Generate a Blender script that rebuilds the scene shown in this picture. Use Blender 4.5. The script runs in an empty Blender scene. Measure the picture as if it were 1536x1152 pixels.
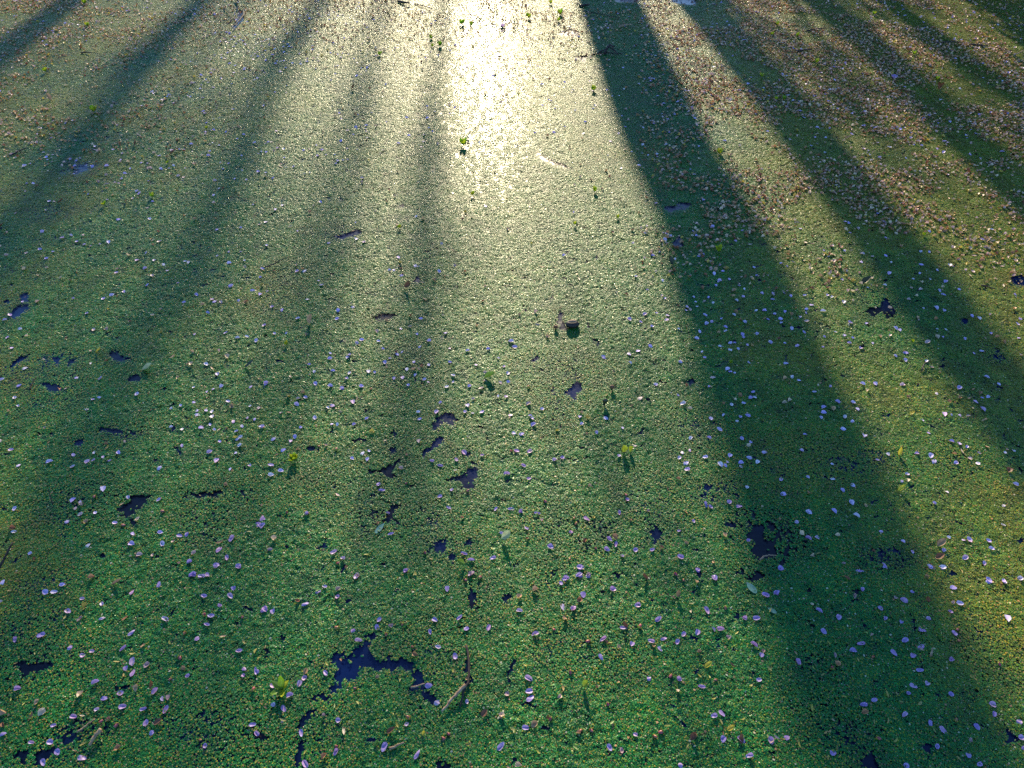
import bpy, math, random
import numpy as np
from mathutils import Vector, Matrix

R = math.radians
rng = np.random.default_rng(11)
random.seed(11)
scene = bpy.context.scene

# ------------------------------------------------------------------ camera
H = 1.70                       # eye height above the pond (m)
F = 1100.0                     # focal length in photo pixels (1536 wide)
PITCH = math.atan(1036.0 / F)  # the shadows' vanishing point puts the horizon at y = -460
cam_d = bpy.data.cameras.new('camera')
cam_d.sensor_fit = 'HORIZONTAL'
cam_d.sensor_width = 36.0
cam_d.lens = F / 1536.0 * 36.0
cam_d.clip_start = 0.05
cam_d.clip_end = 2000
cam = bpy.data.objects.new('camera', cam_d)
scene.collection.objects.link(cam)
cam.location = (0, 0, H)
cam.rotation_euler = (math.pi / 2 - PITCH, 0, 0)
scene.camera = cam

# ------------------------------------------------------------------ light
SUN_EL, SUN_AZ = R(21.0), R(-2.0)
world = bpy.data.worlds.new('World')
scene.world = world
world.use_nodes = True
wn = world.node_tree
sky = wn.nodes.new('ShaderNodeTexSky')
sky.sky_type = 'NISHITA'
sky.sun_disc = False
sky.sun_elevation = SUN_EL
sky.sun_rotation = SUN_AZ
sky.altitude = 300
sky.air_density = 1.0
sky.dust_density = 0.1
sky.ozone_density = 6.0
wn.nodes['Background'].inputs['Strength'].default_value = 0.15
wn.links.new(sky.outputs['Color'], wn.nodes['Background'].inputs['Color'])

sun_d = bpy.data.lights.new('sun', 'SUN')
sun_d.energy = 4.8
sun_d.angle = R(0.55)
sun_d.color = (1.0, 0.83, 0.54)
sun = bpy.data.objects.new('sun', sun_d)
scene.collection.objects.link(sun)
sun_dir = Vector((math.sin(SUN_AZ) * math.cos(SUN_EL), math.cos(SUN_AZ) * math.cos(SUN_EL), math.sin(SUN_EL)))
sun.rotation_euler = sun_dir.to_track_quat('Z', 'Y').to_euler()
sun.location = sun_dir * 60

scene.view_settings.view_transform = 'Standard'
scene.view_settings.look = 'None'
scene.view_settings.gamma = 1.0
scene.view_settings.exposure = 1.05
scene.cycles.use_denoising = False
scene.cycles.max_bounces = 6
scene.cycles.sample_clamp_indirect = 4.0

# ------------------------------------------------------------------ helpers
CP, SP = math.cos(PITCH), math.sin(PITCH)


def G(px, py, z=0.0):
    """photo pixel -> point on the level z (the pond's surface)"""
    dx, dy = (px - 768.0) / F, (576.0 - py) / F
    d = np.array((dx, CP + dy * SP, -SP + dy * CP))
    t = (z - H) / d[2]
    return Vector((d[0] * t, d[1] * t, z))


def to_px(x, y):
    """pond points (arrays) -> photo pixels"""
    zc = y * CP + H * SP
    yc = y * SP - H * CP
    return 768.0 + F * x / zc, 576.0 - F * yc / zc


COL = scene.collection


def mesh_from(name, v, f, mat=None, smooth=True):
    me = bpy.data.meshes.new(name)
    me.from_pydata([tuple(map(float, p)) for p in v], [], f)
    if smooth:
        me.polygons.foreach_set('use_smooth', [True] * len(me.polygons))
    if mat:
        me.materials.append(mat)
    me.update()
    return me


def add(name, me, loc=(0, 0, 0), rot=(0, 0, 0), scale=1.0, parent=None):
    o = bpy.data.objects.new(name, me)
    COL.objects.link(o)
    o.location = loc
    o.rotation_euler = rot
    o.scale = (scale,) * 3 if isinstance(scale, (int, float)) else scale
    if parent:
        o.parent = parent
    return o


def tag(o, label=None, cat=None, group=None, kind=None):
    for k, val in (('label', label), ('category', cat), ('group', group), ('kind', kind)):
        if val:
            o[k] = val
    return o


_tab = np.random.default_rng(5).random((256, 256))


def vnoise(x, y, scale, seed=0):
    """smooth lattice noise 0..1, cell size `scale` metres"""
    x = np.asarray(x) / scale + 37.2 * seed
    y = np.asarray(y) / scale + 11.7 * seed
    xi, yi = np.floor(x).astype(int), np.floor(y).astype(int)
    fx, fy = x - xi, y - yi
    fx, fy = fx * fx * (3 - 2 * fx), fy * fy * (3 - 2 * fy)
    a, b = _tab[xi & 255, yi & 255], _tab[(xi + 1) & 255, yi & 255]
    c, d = _tab[xi & 255, (yi + 1) & 255], _tab[(xi + 1) & 255, (yi + 1) & 255]
    return (a * (1 - fx) + b * fx) * (1 - fy) + (c * (1 - fx) + d * fx) * fy


def fbm(x, y, scale, seed=0):
    return (vnoise(x, y, scale, seed) * 4 + vnoise(x, y, scale / 2.1, seed + 1) * 2 + vnoise(x, y, scale / 4.3, seed + 2)) / 7


def material(name):
    m = bpy.data.materials.new(name)
    m.use_nodes = True
    nt = m.node_tree
    return m, nt, nt.nodes['Principled BSDF']


def ramp(nt, stops, fac):
    r = nt.nodes.new('ShaderNodeValToRGB')
    els = r.color_ramp.elements
    while len(els) < len(stops):
        els.new(0.5)
    for e, (p, c) in zip(els, stops):
        e.position = p
        e.color = (*c, 1)
    nt.links.new(fac, r.inputs['Fac'])
    return r.outputs['Color']


def mult(nt, a, b, blend='MULTIPLY', fac=1.0):
    n = nt.nodes.new('ShaderNodeMix')
    n.data_type = 'RGBA'
    n.blend_type = blend
    n.inputs['Factor'].default_value = fac
    for s, val in ((n.inputs['A'], a), (n.inputs['B'], b)):
        if isinstance(val, tuple):
            s.default_value = (*val, 1)
        else:
            nt.links.new(val, s)
    return n.outputs['Result']


def noise_tex(nt, scale, detail=3, coord='object', stretch=None):
    tc = nt.nodes.new('ShaderNodeTexCoord')
    n = nt.nodes.new('ShaderNodeTexNoise')
    n.inputs['Scale'].default_value = scale
    n.inputs['Detail'].default_value = detail
    out = tc.outputs[{'object': 'Object', 'generated': 'Generated'}[coord]]
    if stretch:
        mp = nt.nodes.new('ShaderNodeMapping')
        mp.inputs['Scale'].default_value = stretch
        nt.links.new(out, mp.inputs['Vector'])
        out = mp.outputs['Vector']
    nt.links.new(out, n.inputs['Vector'])
    return n


def add_translucent(nt, bsdf, color, amount):
    tr = nt.nodes.new('ShaderNodeBsdfTranslucent')
    if isinstance(color, tuple):
        tr.inputs['Color'].default_value = (*color, 1)
    else:
        nt.links.new(color, tr.inputs['Color'])
    mx = nt.nodes.new('ShaderNodeMixShader')
    mx.inputs['Fac'].default_value = amount
    out = nt.nodes['Material Output']
    nt.links.new(bsdf.outputs['BSDF'], mx.inputs[1])
    nt.links.new(tr.outputs['BSDF'], mx.inputs[2])
    nt.links.new(mx.outputs['Shader'], out.inputs['Surface'])


# ------------------------------------------------------------------ materials
def mat_duckweed():
    m, nt, b = material('duckweed_frond')
    at = nt.nodes.new('ShaderNodeAttribute')
    at.attribute_name = 'tint'
    oi = nt.nodes.new('ShaderNodeObjectInfo')
    geo = nt.nodes.new('ShaderNodeNewGeometry')
    nz = nt.nodes.new('ShaderNodeTexNoise')
    nz.inputs['Scale'].default_value = 1.6
    nz.inputs['Detail'].default_value = 4
    nt.links.new(geo.outputs['Position'], nz.inputs['Vector'])
    n2 = nt.nodes.new('ShaderNodeTexNoise')
    n2.inputs['Scale'].default_value = 11
    n2.inputs['Detail'].default_value = 5
    nt.links.new(geo.outputs['Position'], n2.inputs['Vector'])
    drift = ramp(nt, [(0.34, (0.70, 0.78, 0.85)), (0.60, (1.18, 1.10, 1.0))], n2.outputs['Fac'])
    patch = ramp(nt, [(0.35, (0.70, 0.92, 1.00)), (0.62, (1.15, 1.03, 0.85))], nz.outputs['Fac'])
    inst = ramp(nt, [(0.0, (0.82, 0.88, 0.88)), (0.5, (1.0, 1.0, 1.0)), (1.0, (1.18, 1.10, 0.95))], oi.outputs['Random'])
    c = mult(nt, mult(nt, mult(nt, at.outputs['Color'], patch), inst), drift)
    # yellow towards both sides, painting the golden tone of sunlit mat into the colour
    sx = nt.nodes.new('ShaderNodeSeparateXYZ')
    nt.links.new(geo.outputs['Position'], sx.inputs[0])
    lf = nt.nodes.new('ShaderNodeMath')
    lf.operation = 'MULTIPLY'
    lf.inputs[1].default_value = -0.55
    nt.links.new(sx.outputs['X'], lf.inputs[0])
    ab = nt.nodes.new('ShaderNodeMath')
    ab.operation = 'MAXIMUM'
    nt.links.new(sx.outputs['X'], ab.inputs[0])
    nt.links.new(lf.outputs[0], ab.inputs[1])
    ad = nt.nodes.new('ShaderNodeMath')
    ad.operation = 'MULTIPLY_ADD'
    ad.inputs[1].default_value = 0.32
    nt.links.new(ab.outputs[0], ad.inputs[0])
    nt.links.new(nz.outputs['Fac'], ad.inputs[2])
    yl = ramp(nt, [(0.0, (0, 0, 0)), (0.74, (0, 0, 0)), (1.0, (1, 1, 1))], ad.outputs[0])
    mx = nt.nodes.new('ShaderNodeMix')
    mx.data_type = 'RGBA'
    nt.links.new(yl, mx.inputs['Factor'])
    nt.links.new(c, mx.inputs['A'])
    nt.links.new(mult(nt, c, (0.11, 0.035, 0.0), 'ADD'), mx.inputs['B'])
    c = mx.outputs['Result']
    nt.links.new(c, b.inputs['Base Color'])
    mr = nt.nodes.new('ShaderNodeMapRange')
    mr.inputs['To Min'].default_value = 0.22
    mr.inputs['To Max'].default_value = 0.64
    nt.links.new(at.outputs['Alpha'], mr.inputs['Value'])
    nt.links.new(mr.outputs['Result'], b.inputs['Roughness'])
    b.inputs['IOR'].default_value = 1.40
    return m


def mat_water():
    m, nt, b = material('pond_water')
    geo = nt.nodes.new('ShaderNodeNewGeometry')
    nz = nt.nodes.new('ShaderNodeTexNoise')
    nz.inputs['Scale'].default_value = 3.3
    nz.inputs['Detail'].default_value = 3
    nt.links.new(geo.outputs['Position'], nz.inputs['Vector'])
    nt.links.new(ramp(nt, [(0.40, (0.001, 0.003, 0.012)), (0.64, (0.001, 0.011, 0.066))], nz.outputs['Fac']), b.inputs['Base Color'])  # blue of the reflected sky painted into the water colour in patches
    b.inputs['Roughness'].default_value = 0.24
    b.inputs['IOR'].default_value = 1.333
    n2 = nt.nodes.new('ShaderNodeTexNoise')
    n2.inputs['Scale'].default_value = 30
    nt.links.new(geo.outputs['Position'], n2.inputs['Vector'])
    bp = nt.nodes.new('ShaderNodeBump')
    bp.inputs['Strength'].default_value = 0.15
    bp.inputs['Distance'].default_value = 0.01
    nt.links.new(n2.outputs['Fac'], bp.inputs['Height'])
    nt.links.new(bp.outputs['Normal'], b.inputs['Normal'])
    return m


def mat_thin(name, stops, rough=0.5, trans=0.25, streak=(6, 60, 6)):
    """petals, leaves, leaflets: colour by random per object, veins along the length"""
    m, nt, b = material(name)
    oi = nt.nodes.new('ShaderNodeObjectInfo')
    base = ramp(nt, stops, oi.outputs['Random'])
    nz = noise_tex(nt, 1.0, 3, 'generated', streak)
    vein = ramp(nt, [(0.3, (0.70, 0.64, 0.76)), (0.62, (1.1, 1.1, 1.1))], nz.outputs['Fac'])
    blot = noise_tex(nt, 3.0, 3, 'generated')
    bl = ramp(nt, [(0.30, (0.75, 0.70, 0.70)), (0.6, (1.0, 1.0, 1.0))], blot.outputs['Fac'])
    c = mult(nt, mult(nt, base, vein), bl)
    nt.links.new(c, b.inputs['Base Color'])
    b.inputs['Roughness'].default_value = rough
    add_translucent(nt, b, c, trans)
    return m


def mat_attr(name, rough=0.5, trans=0.2):
    m, nt, b = material(name)
    at = nt.nodes.new('ShaderNodeAttribute')
    at.attribute_name = 'tint'
    nt.links.new(at.outputs['Color'], b.inputs['Base Color'])
    b.inputs['Roughness'].default_value = rough
    add_translucent(nt, b, at.outputs['Color'], trans)
    return m


def mat_wood(name, dark, light, scale=14.0, rough=0.8):
    m, nt, b = material(name)
    nz = noise_tex(nt, scale, 6, 'object', (1, 1, 0.25))
    nt.links.new(ramp(nt, [(0.3, dark), (0.7, light)], nz.outputs['Fac']), b.inputs['Base Color'])
    b.inputs['Roughness'].default_value = rough
    bp = nt.nodes.new('ShaderNodeBump')
    bp.inputs['Strength'].default_value = 0.6
    nt.links.new(nz.outputs['Fac'], bp.inputs['Height'])
    nt.links.new(bp.outputs['Normal'], b.inputs['Normal'])
    return m


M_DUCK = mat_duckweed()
M_WATER = mat_water()
M_PETAL = mat_thin('lilac_petal', [(0.0, (0.44, 0.32, 0.70)), (0.45, (0.54, 0.40, 0.74)), (0.75, (0.60, 0.34, 0.62)), (1.0, (0.70, 0.58, 0.78))], 0.45, 0.3)
M_PETAL_OLD = mat_thin('withered_petal', [(0.0, (0.45, 0.30, 0.30)), (0.5, (0.50, 0.36, 0.36)), (1.0, (0.42, 0.24, 0.18))], 0.6, 0.2)
M_LEAFLET = mat_thin('leaflet', [(0.0, (0.46, 0.40, 0.05)), (0.4, (0.40, 0.42, 0.07)), (0.7, (0.55, 0.38, 0.12)), (1.0, (0.22, 0.36, 0.10))], 0.5, 0.25)
M_LEAF_GREEN = mat_thin('green_leaf', [(0.0, (0.14, 0.30, 0.03)), (1.0, (0.28, 0.40, 0.04))], 0.4, 0.3, (3, 24, 3))
M_LEAF_YELLOW = mat_thin('yellow_leaf', [(0.0, (0.66, 0.62, 0.04)), (1.0, (0.74, 0.56, 0.06))], 0.45, 0.3, (3, 24, 3))
M_LEAF_PALE = mat_thin('pale_leaf', [(0.0, (0.16, 0.38, 0.28)), (1.0, (0.22, 0.42, 0.26))], 0.4, 0.2, (3, 24, 3))
M_LEAF_LIME = mat_thin('lime_leaf', [(0.0, (0.45, 0.55, 0.22)), (1.0, (0.5, 0.58, 0.3))], 0.4, 0.25, (3, 24, 3))
M_LEAF_LIME2 = mat_thin('lime_yellow_leaf', [(0.0, (0.34, 0.50, 0.03)), (1.0, (0.46, 0.54, 0.04))], 0.4, 0.25, (3, 24, 3))
M_LEAF_BROWN = mat_thin('brown_leaf', [(0.0, (0.20, 0.075, 0.025)), (0.5, (0.28, 0.12, 0.05)), (1.0, (0.16, 0.06, 0.03))], 0.6, 0.15, (3, 24, 3))
M_LEAF_TAN = mat_thin('tan_husk', [(0.0, (0.42, 0.26, 0.12)), (1.0, (0.52, 0.36, 0.20))], 0.6, 0.15, (3, 24, 3))
M_LEAF_DARK = mat_thin('dark_leaf', [(0.0, (0.035, 0.05, 0.015)), (1.0, (0.06, 0.06, 0.02))], 0.45, 0.1, (3, 24, 3))
M_BUD = mat_thin('red_bud', [(0.0, (0.34, 0.05, 0.05)), (0.5, (0.42, 0.12, 0.12)), (0.8, (0.40, 0.16, 0.06)), (1.0, (0.55, 0.06, 0.14))], 0.4, 0.1)
M_ROSETTE = mat_thin('rosette_leaf', [(0.0, (0.16, 0.42, 0.02)), (0.5, (0.36, 0.52, 0.02)), (1.0, (0.58, 0.56, 0.03))], 0.4, 0.35, (3, 20, 3))
M_TWIG_DARK = mat_wood('dark_twig', (0.008, 0.006, 0.006), (0.05, 0.03, 0.025), 120)
M_TWIG_TAN = mat_wood('tan_twig', (0.16, 0.09, 0.05), (0.42, 0.30, 0.19), 120)
M_NUT = mat_wood('nut_shell', (0.006, 0.004, 0.003), (0.03, 0.016, 0.012), 160, 0.55)
M_BARK = mat_wood('bark', (0.05, 0.035, 0.025), (0.17, 0.13, 0.10), 5.0)
M_STUFF = mat_attr('scattered_bits')
M_CROWN = mat_thin('crown_leaf', [(0.0, (0.05, 0.10, 0.02)), (1.0, (0.08, 0.12, 0.03))], 0.5, 0.3)

m, nt, b = material('bank_soil')
nz = noise_tex(nt, 0.6, 8)
nt.links.new(ramp(nt, [(0.35, (0.035, 0.055, 0.018)), (0.65, (0.11, 0.08, 0.05))], nz.outputs['Fac']), b.inputs['Base Color'])
b.inputs['Roughness'].default_value = 0.9
M_SOIL = m

# ------------------------------------------------------------------ setting: ground and pond
n = 150
gx = np.sign(np.linspace(-1, 1, n)) * np.abs(np.linspace(-1, 1, n)) ** 2.2 * 500
gy = gx.copy()
verts, faces = [], []
for yv in gy:
    for xv in gx:
        # pond basin: an oval reaching 10.5 m beyond the viewer
        spit = min(1, max(0, (xv - 3.0) / 1.2))
        d = max((abs(xv) - 24) / 6, (yv - 10.5 + 2.4 * spit) / 2.5, (-yv - 9) / 4)
        z = -0.7 + 1.2 * min(1, max(0, d + 0.5)) if d < 0.5 else 0.5
        z += 0.15 * (float(vnoise(xv, yv, 3.0, 3)) - 0.5) + 0.004 * max(0, yv - 20)
        verts.append((xv, yv, z))
for j in range(n - 1):
    for i in range(n - 1):
        a = j * n + i
        faces.append((a, a + 1, a + n + 1, a + n))
tag(add('ground', mesh_from('ground', verts, faces, M_SOIL)), 'earthen pond bed and grassy bank around the water', None, None, 'structure')
w = [(-34, -14, 0), (34, -14, 0), (34, 14, 0), (-34, 14, 0)]
tag(add('pond_water', mesh_from('pond_water', w, [(0, 1, 2, 3)], M_WATER)), 'dark blue pond water showing through the gaps', None, None, 'structure')

# ------------------------------------------------------------------ traced gaps in the duckweed
def tile(ox, oy, s, *polys):
    return [[(ox + x / s, oy + y / s) for x, y in p] for p in polys]


HOLES = []
HOLES += tile(400, 930, 4.8,
    [(720, 170), (735, 215), (750, 255), (770, 285), (810, 300), (850, 305), (885, 265), (905, 300), (940, 310), (965, 285), (1010, 300), (1040, 345), (1070, 365), (1110, 385), (1120, 440), (1130, 480), (1150, 530), (1190, 570), (1195, 600), (1165, 570), (1140, 530), (1115, 475), (1060, 490), (1015, 510), (1060, 470), (1080, 440), (1065, 400), (1030, 365), (990, 340), (945, 335), (905, 365), (880, 340), (850, 340), (830, 365), (790, 380), (760, 350), (715, 335), (690, 350), (670, 390), (640, 430), (605, 435), (570, 420), (545, 410), (530, 440), (520, 495), (490, 510), (470, 525), (455, 500), (480, 470), (500, 430), (505, 390), (540, 370), (545, 340), (515, 310), (480, 285), (490, 260), (530, 270), (560, 290), (590, 250), (620, 235), (655, 210), (690, 185)],
    [(1040, 340), (1080, 355), (1120, 378), (1133, 450), (1137, 490), (1100, 482), (1060, 502), (1010, 517), (1012, 500), (1072, 455), (1068, 410)], [(1112, 475), (1145, 488), (1167, 532), (1206, 572), (1202, 612), (1160, 592), (1128, 540)],
    [(705, 130), (740, 100), (790, 85), (785, 120), (760, 150), (735, 135)],
    [(385, 540), (430, 545), (460, 580), (430, 600), (395, 580), (350, 575), (305, 600), (340, 565)],
    [(375, 650), (330, 690), (290, 715), (265, 755), (240, 785), (225, 760), (240, 730), (280, 695), (320, 665)],
    [(235, 860), (258, 900), (250, 960), (235, 1040), (200, 1066), (220, 1000), (230, 930)],
    [(1230, 1050), (1270, 1035), (1320, 1066), (1240, 1080)],
    [(1425, 300), (1450, 310), (1460, 350), (1430, 360)], [(1455, 425), (1495, 425), (1480, 445), (1450, 470), (1435, 470)])
HOLES += tile(1040, 740, 7.68,
    [(620, 330), (680, 370), (790, 380), (840, 420), (790, 480), (820, 560), (900, 600), (950, 660), (940, 720), (880, 735), (800, 760), (750, 770), (700, 720), (660, 690), (690, 620), (700, 570), (620, 520), (640, 460), (660, 410), (600, 340)],
    [(380, 370), (430, 345), (480, 360), (490, 410), (430, 400)], [(840, 360), (920, 370), (950, 400), (880, 400)],
    [(1050, 640), (1095, 610), (1105, 670), (1060, 740), (1040, 700)], [(750, 900), (790, 940), (760, 980), (680, 1040), (640, 1010), (700, 960)],
    [(950, 770), (1030, 790), (1000, 830)], [(340, 440), (380, 470), (470, 590), (360, 470)])
HOLES += tile(0, 576, 3.84,
    [(780, 645), (830, 650), (875, 650), (840, 690), (800, 720), (770, 760), (740, 780), (690, 770), (720, 740), (680, 715), (720, 705), (760, 680)],
    [(575, 262), (610, 258), (700, 268), (720, 290), (640, 280)], [(750, 280), (800, 290), (770, 308)], [(430, 330), (490, 320), (480, 355), (440, 355)],
    [(1060, 650), (1150, 635), (1240, 625), (1290, 628), (1240, 648), (1150, 655)], [(1340, 645), (1360, 650), (1350, 670)], [(755, 790), (785, 800), (770, 830)])
HOLES += tile(768, 576, 3.84,
    [(360, 0), (400, 5), (400, 40), (370, 60), (360, 110), (340, 70), (300, 60), (340, 35)], [(800, 850), (840, 840), (850, 890), (825, 900)],
    [(1110, 580), (1140, 590), (1120, 615), (1095, 600)])
HOLES += tile(384, 576, 3.84,
    [(1090, 175), (1130, 170), (1155, 215), (1130, 245), (1095, 215), (1060, 240), (1050, 275), (1010, 265), (1040, 210)],
    [(1090, 303), (1055, 350), (1005, 395), (950, 430), (985, 385), (1050, 318)],
    [(625, 505), (700, 510), (750, 480), (830, 445), (800, 480), (775, 515), (810, 540), (750, 550), (735, 515), (660, 520)],
    [(1100, 550), (1170, 540), (1220, 500), (1275, 490), (1270, 540), (1240, 570), (1260, 610), (1180, 605), (1210, 575), (1160, 560), (1110, 575)],
    [(770, 375), (800, 380), (790, 415), (770, 405)], [(775, 705), (815, 705), (790, 735), (775, 800), (735, 800), (760, 760)],
    [(1030, 930), (1090, 895), (1085, 960), (1040, 975)], [(1100, 1020), (1135, 990), (1160, 1005), (1140, 1025)],
    [(1220, 910), (1250, 905), (1240, 940), (1200, 935)], [(285, 390), (310, 362), (350, 385), (300, 388)], [(860, 590), (910, 595), (940, 585), (900, 602)],
    [(1205, 400), (1235, 405), (1225, 430)], [(1240, 460), (1285, 458), (1260, 470)])
HOLES += tile(0, 288, 3.84,
    [(110, 655), (165, 655), (170, 685), (130, 700), (80, 740), (70, 710)], [(115, 600), (160, 590), (165, 640), (130, 640)], [(20, 640), (60, 620), (50, 650)],
    [(70, 990), (130, 950), (170, 945), (150, 970), (90, 1000), (65, 1020)], [(305, 960), (350, 950), (345, 990)], [(390, 970), (430, 970), (415, 995)],
    [(630, 935), (670, 910), (700, 950), (760, 970), (700, 982), (660, 970)], [(745, 1080), (785, 1055), (815, 1085), (770, 1090)],
    [(240, 1110), (300, 1110), (360, 1130), (365, 1152), (300, 1152)])
HOLES += tile(1136, 288, 3.84,
    [(615, 690), (650, 675), (715, 665), (720, 625), (750, 625), (750, 655), (790, 670), (795, 720), (750, 730), (720, 690), (660, 725), (640, 700)],
    [(1470, 500), (1530, 480), (1540, 550), (1460, 535)], [(1165, 740), (1200, 735), (1195, 765)])
HOLES += tile(384, 288, 3.84,
    [(665, 738), (710, 708), (795, 708), (805, 725), (720, 742)], [(430, 268), (500, 248), (600, 222), (612, 245), (500, 272)], [(908, 520), (930, 488), (948, 515), (925, 532)])
HOLES += tile(768, 288, 3.84,
    [(880, 90), (940, 85), (960, 65), (1035, 72), (1000, 105), (900, 118)], [(930, 290), (965, 258), (985, 322), (930, 312)])
HOLES += tile(768, 0, 3.84,
    [(265, 192), (340, 172), (395, 190), (370, 218), (300, 212)], [(355, 328), (430, 325), (420, 365)],
    [(140, 885), (200, 915), (300, 955), (355, 985), (260, 955), (170, 920)], [(570, -40), (745, -40), (740, 8), (690, 20), (600, 14)], [(905, -40), (1060, -40), (1055, 35), (1000, 30), (920, 18)])
HOLES += tile(0, 0, 3.84, [(1380, 60), (1412, 78), (1395, 125), (1340, 178), (1368, 110)], [(430, 965), (500, 948), (505, 980), (440, 1012)])
HOLES += tile(780, 440, 7.68, [(450, 220), (490, 240), (480, 330), (520, 360), (525, 430), (470, 440), (450, 390), (430, 350)], [(130, 780), (200, 730), (215, 765), (150, 805)])
HOLES += tile(0, 960, 6.0,
    [(120, 220), (220, 215), (300, 220), (400, 230), (480, 225), (380, 270), (260, 290), (230, 320), (215, 270)],
    [(130, 1050), (200, 1010), (260, 1030), (250, 1110), (230, 1152), (200, 1080)], [(330, 1110), (380, 1010), (480, 970), (500, 1010), (420, 1070), (330, 1135)],
    [(610, 912), (690, 850), (745, 818), (700, 880), (640, 927)], [(1060, 420), (1180, 408), (1150, 442), (1080, 445)])
HOLES += tile(1136, 852, 3.84, [(590, 1152), (620, 1090), (660, 1085), (700, 1152)], [(960, 1020), (1000, 1030), (990, 1060), (955, 1045)])
HOLES += tile(384, 852, 3.84, [(10, 980), (40, 955), (70, 985), (40, 990)], [(1230, 130), (1255, 130), (1250, 180), (1275, 235), (1240, 225)], [(1400, 180), (1500, 165), (1440, 200)])
# thin, speckled places: centre, half width, half height (pixels), share of plants left
THIN = [(1165, 800, 38, 34, .62), (1130, 790, 35, 30, .72), (1120, 865, 22, 16, .7), (1320, 838, 42, 14, .62), (1300, 690, 50, 14, .8), (1275, 700, 20, 14, .7),
        (640, 780, 24, 22, .72), (610, 785, 60, 24, .85), (555, 755, 30, 20, .8), (340, 745, 60, 14, .8), (310, 775, 40, 36, .86), (180, 650, 40, 12, .8), (70, 880, 26, 20, .85),
        (863, 560, 14, 32, .72), (830, 610, 14, 40, .85), (1490, 535, 16, 14, .6), (840, 560, 60, 20, .9), (550, 770, 20, 12, .7), (590, 655, 12, 8, .7), (660, 820, 24, 14, .8),
        (60, 1000, 60, 30, .84), (290, 1085, 50, 30, .82), (340, 1110, 60, 40, .86), (450, 1120, 40, 40, .86), (120, 760, 60, 30, .88), (610, 560, 30, 40, .9), (1310, 455, 30, 18, .8),
        (1290, 440, 16, 8, .7), (500, 350, 40, 10, .85), (430, 430, 24, 40, .88), (930, 180, 60, 80, .95), (1045, 640, 14, 10, .7), (1040, 650, 40, 30, .88), (1065, 740, 30, 14, .72), (1090, 735, 20, 18, .8),
        (830, 790, 40, 20, .88), (900, 790, 20, 18, .78), (880, 820, 16, 14, .8), (825, 870, 18, 18, .75), (1275, 1100, 40, 30, .8), (1240, 1090, 60, 40, .9), (1225, 1000, 30, 20, .86), (20, 570, 60, 20, .86),
        (85, 590, 30, 30, .84), (480, 730, 40, 20, .86), (90, 540, 30, 10, .75), (710, 905, 10, 40, .8), (650, 1000, 30, 60, .93), (980, 750, 40, 30, .9), (985, 800, 14, 14, .72), (890, 985, 60, 40, .93),
        (1150, 690, 40, 30, .93), (1240, 690, 40, 30, .9), (110, 1110, 50, 30, .72), (45, 940, 40, 30, .86), (120, 250, 24, 14, .7), (75, 320, 30, 14, .8), (1490, 970, 30, 40, .92), (1440, 700, 30, 20, .85)]

# ground raster of gaps, 4 mm cells
CELL = 0.004
X0, X1, Y0, Y1 = -6.0, 6.0, 0.2, 7.6
NX, NY = int((X1 - X0) / CELL), int((Y1 - Y0) / CELL)
keep = np.ones((NY, NX), np.float32)


def raster_poly(poly):
    pts = np.array([G(*p)[:2] for p in poly])
    lo, hi = pts.min(0) - 0.03, pts.max(0) + 0.03
    i0, i1 = max(0, int((lo[0] - X0) / CELL)), min(NX, int((hi[0] - X0) / CELL) + 1)
    j0, j1 = max(0, int((lo[1] - Y0) / CELL)), min(NY, int((hi[1] - Y0) / CELL) + 1)
    if i1 <= i0 or j1 <= j0:
        return
    X, Y = np.meshgrid(X0 + (np.arange(i0, i1) + .5) * CELL, Y0 + (np.arange(j0, j1) + .5) * CELL)
    wob = 0.007
    X = X + (vnoise(X, Y, 0.018, 1) - .5) * wob + (vnoise(X, Y, 0.007, 7) - .5) * wob * 1.5
    Y = Y + (vnoise(X, Y, 0.018, 2) - .5) * wob + (vnoise(X, Y, 0.007, 8) - .5) * wob * 1.5
    inside = np.zeros(X.shape, bool)
    for (xa, ya), (xb, yb) in zip(pts, np.roll(pts, -1, 0)):
        if ya == yb:
            continue
        c = (ya > Y) != (yb > Y)
        inside ^= c & (X < (xb - xa) * (Y - ya) / (yb - ya) + xa)
    keep[j0:j1, i0:i1][inside] = 0.0


for px, py, rx, ry, k in THIN:
    c = G(px, py)
    ax = abs(G(px + rx, py).x - G(px - rx, py).x) / 2
    ay = abs(G(px, py - ry).y - G(px, py + ry).y) / 2
    i0, i1 = max(0, int((c.x - 1.6 * ax - X0) / CELL)), min(NX, int((c.x + 1.6 * ax - X0) / CELL))
    j0, j1 = max(0, int((c.y - 1.6 * ay - Y0) / CELL)), min(NY, int((c.y + 1.6 * ay - Y0) / CELL))
    if i1 <= i0 or j1 <= j0:
        continue
    X, Y = np.meshgrid(X0 + (np.arange(i0, i1) + .5) * CELL, Y0 + (np.arange(j0, j1) + .5) * CELL)
    q = ((X - c.x) / ax) ** 2 + ((Y - c.y) / ay) ** 2 + (fbm(X, Y, 0.06, 4) - .5) * 2.2
    fall = np.clip(1.4 - q, 0, 1)
    patch = np.clip((fbm(X, Y, 0.011, 9) - .28) * 3.0, 0, 1)          # tattered, not even
    sub = 1 - fall * (1 - k) * 1.7 * (1 - patch)
    keep[j0:j1, i0:i1] = np.minimum(keep[j0:j1, i0:i1], np.clip(sub, 0, 1))
for p in HOLES:
    raster_poly(p)


def keep_at(x, y):
    i = np.clip(((x - X0) / CELL).astype(int), 0, NX - 1)
    j = np.clip(((y - Y0) / CELL).astype(int), 0, NY - 1)
    return keep[j, i]


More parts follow.
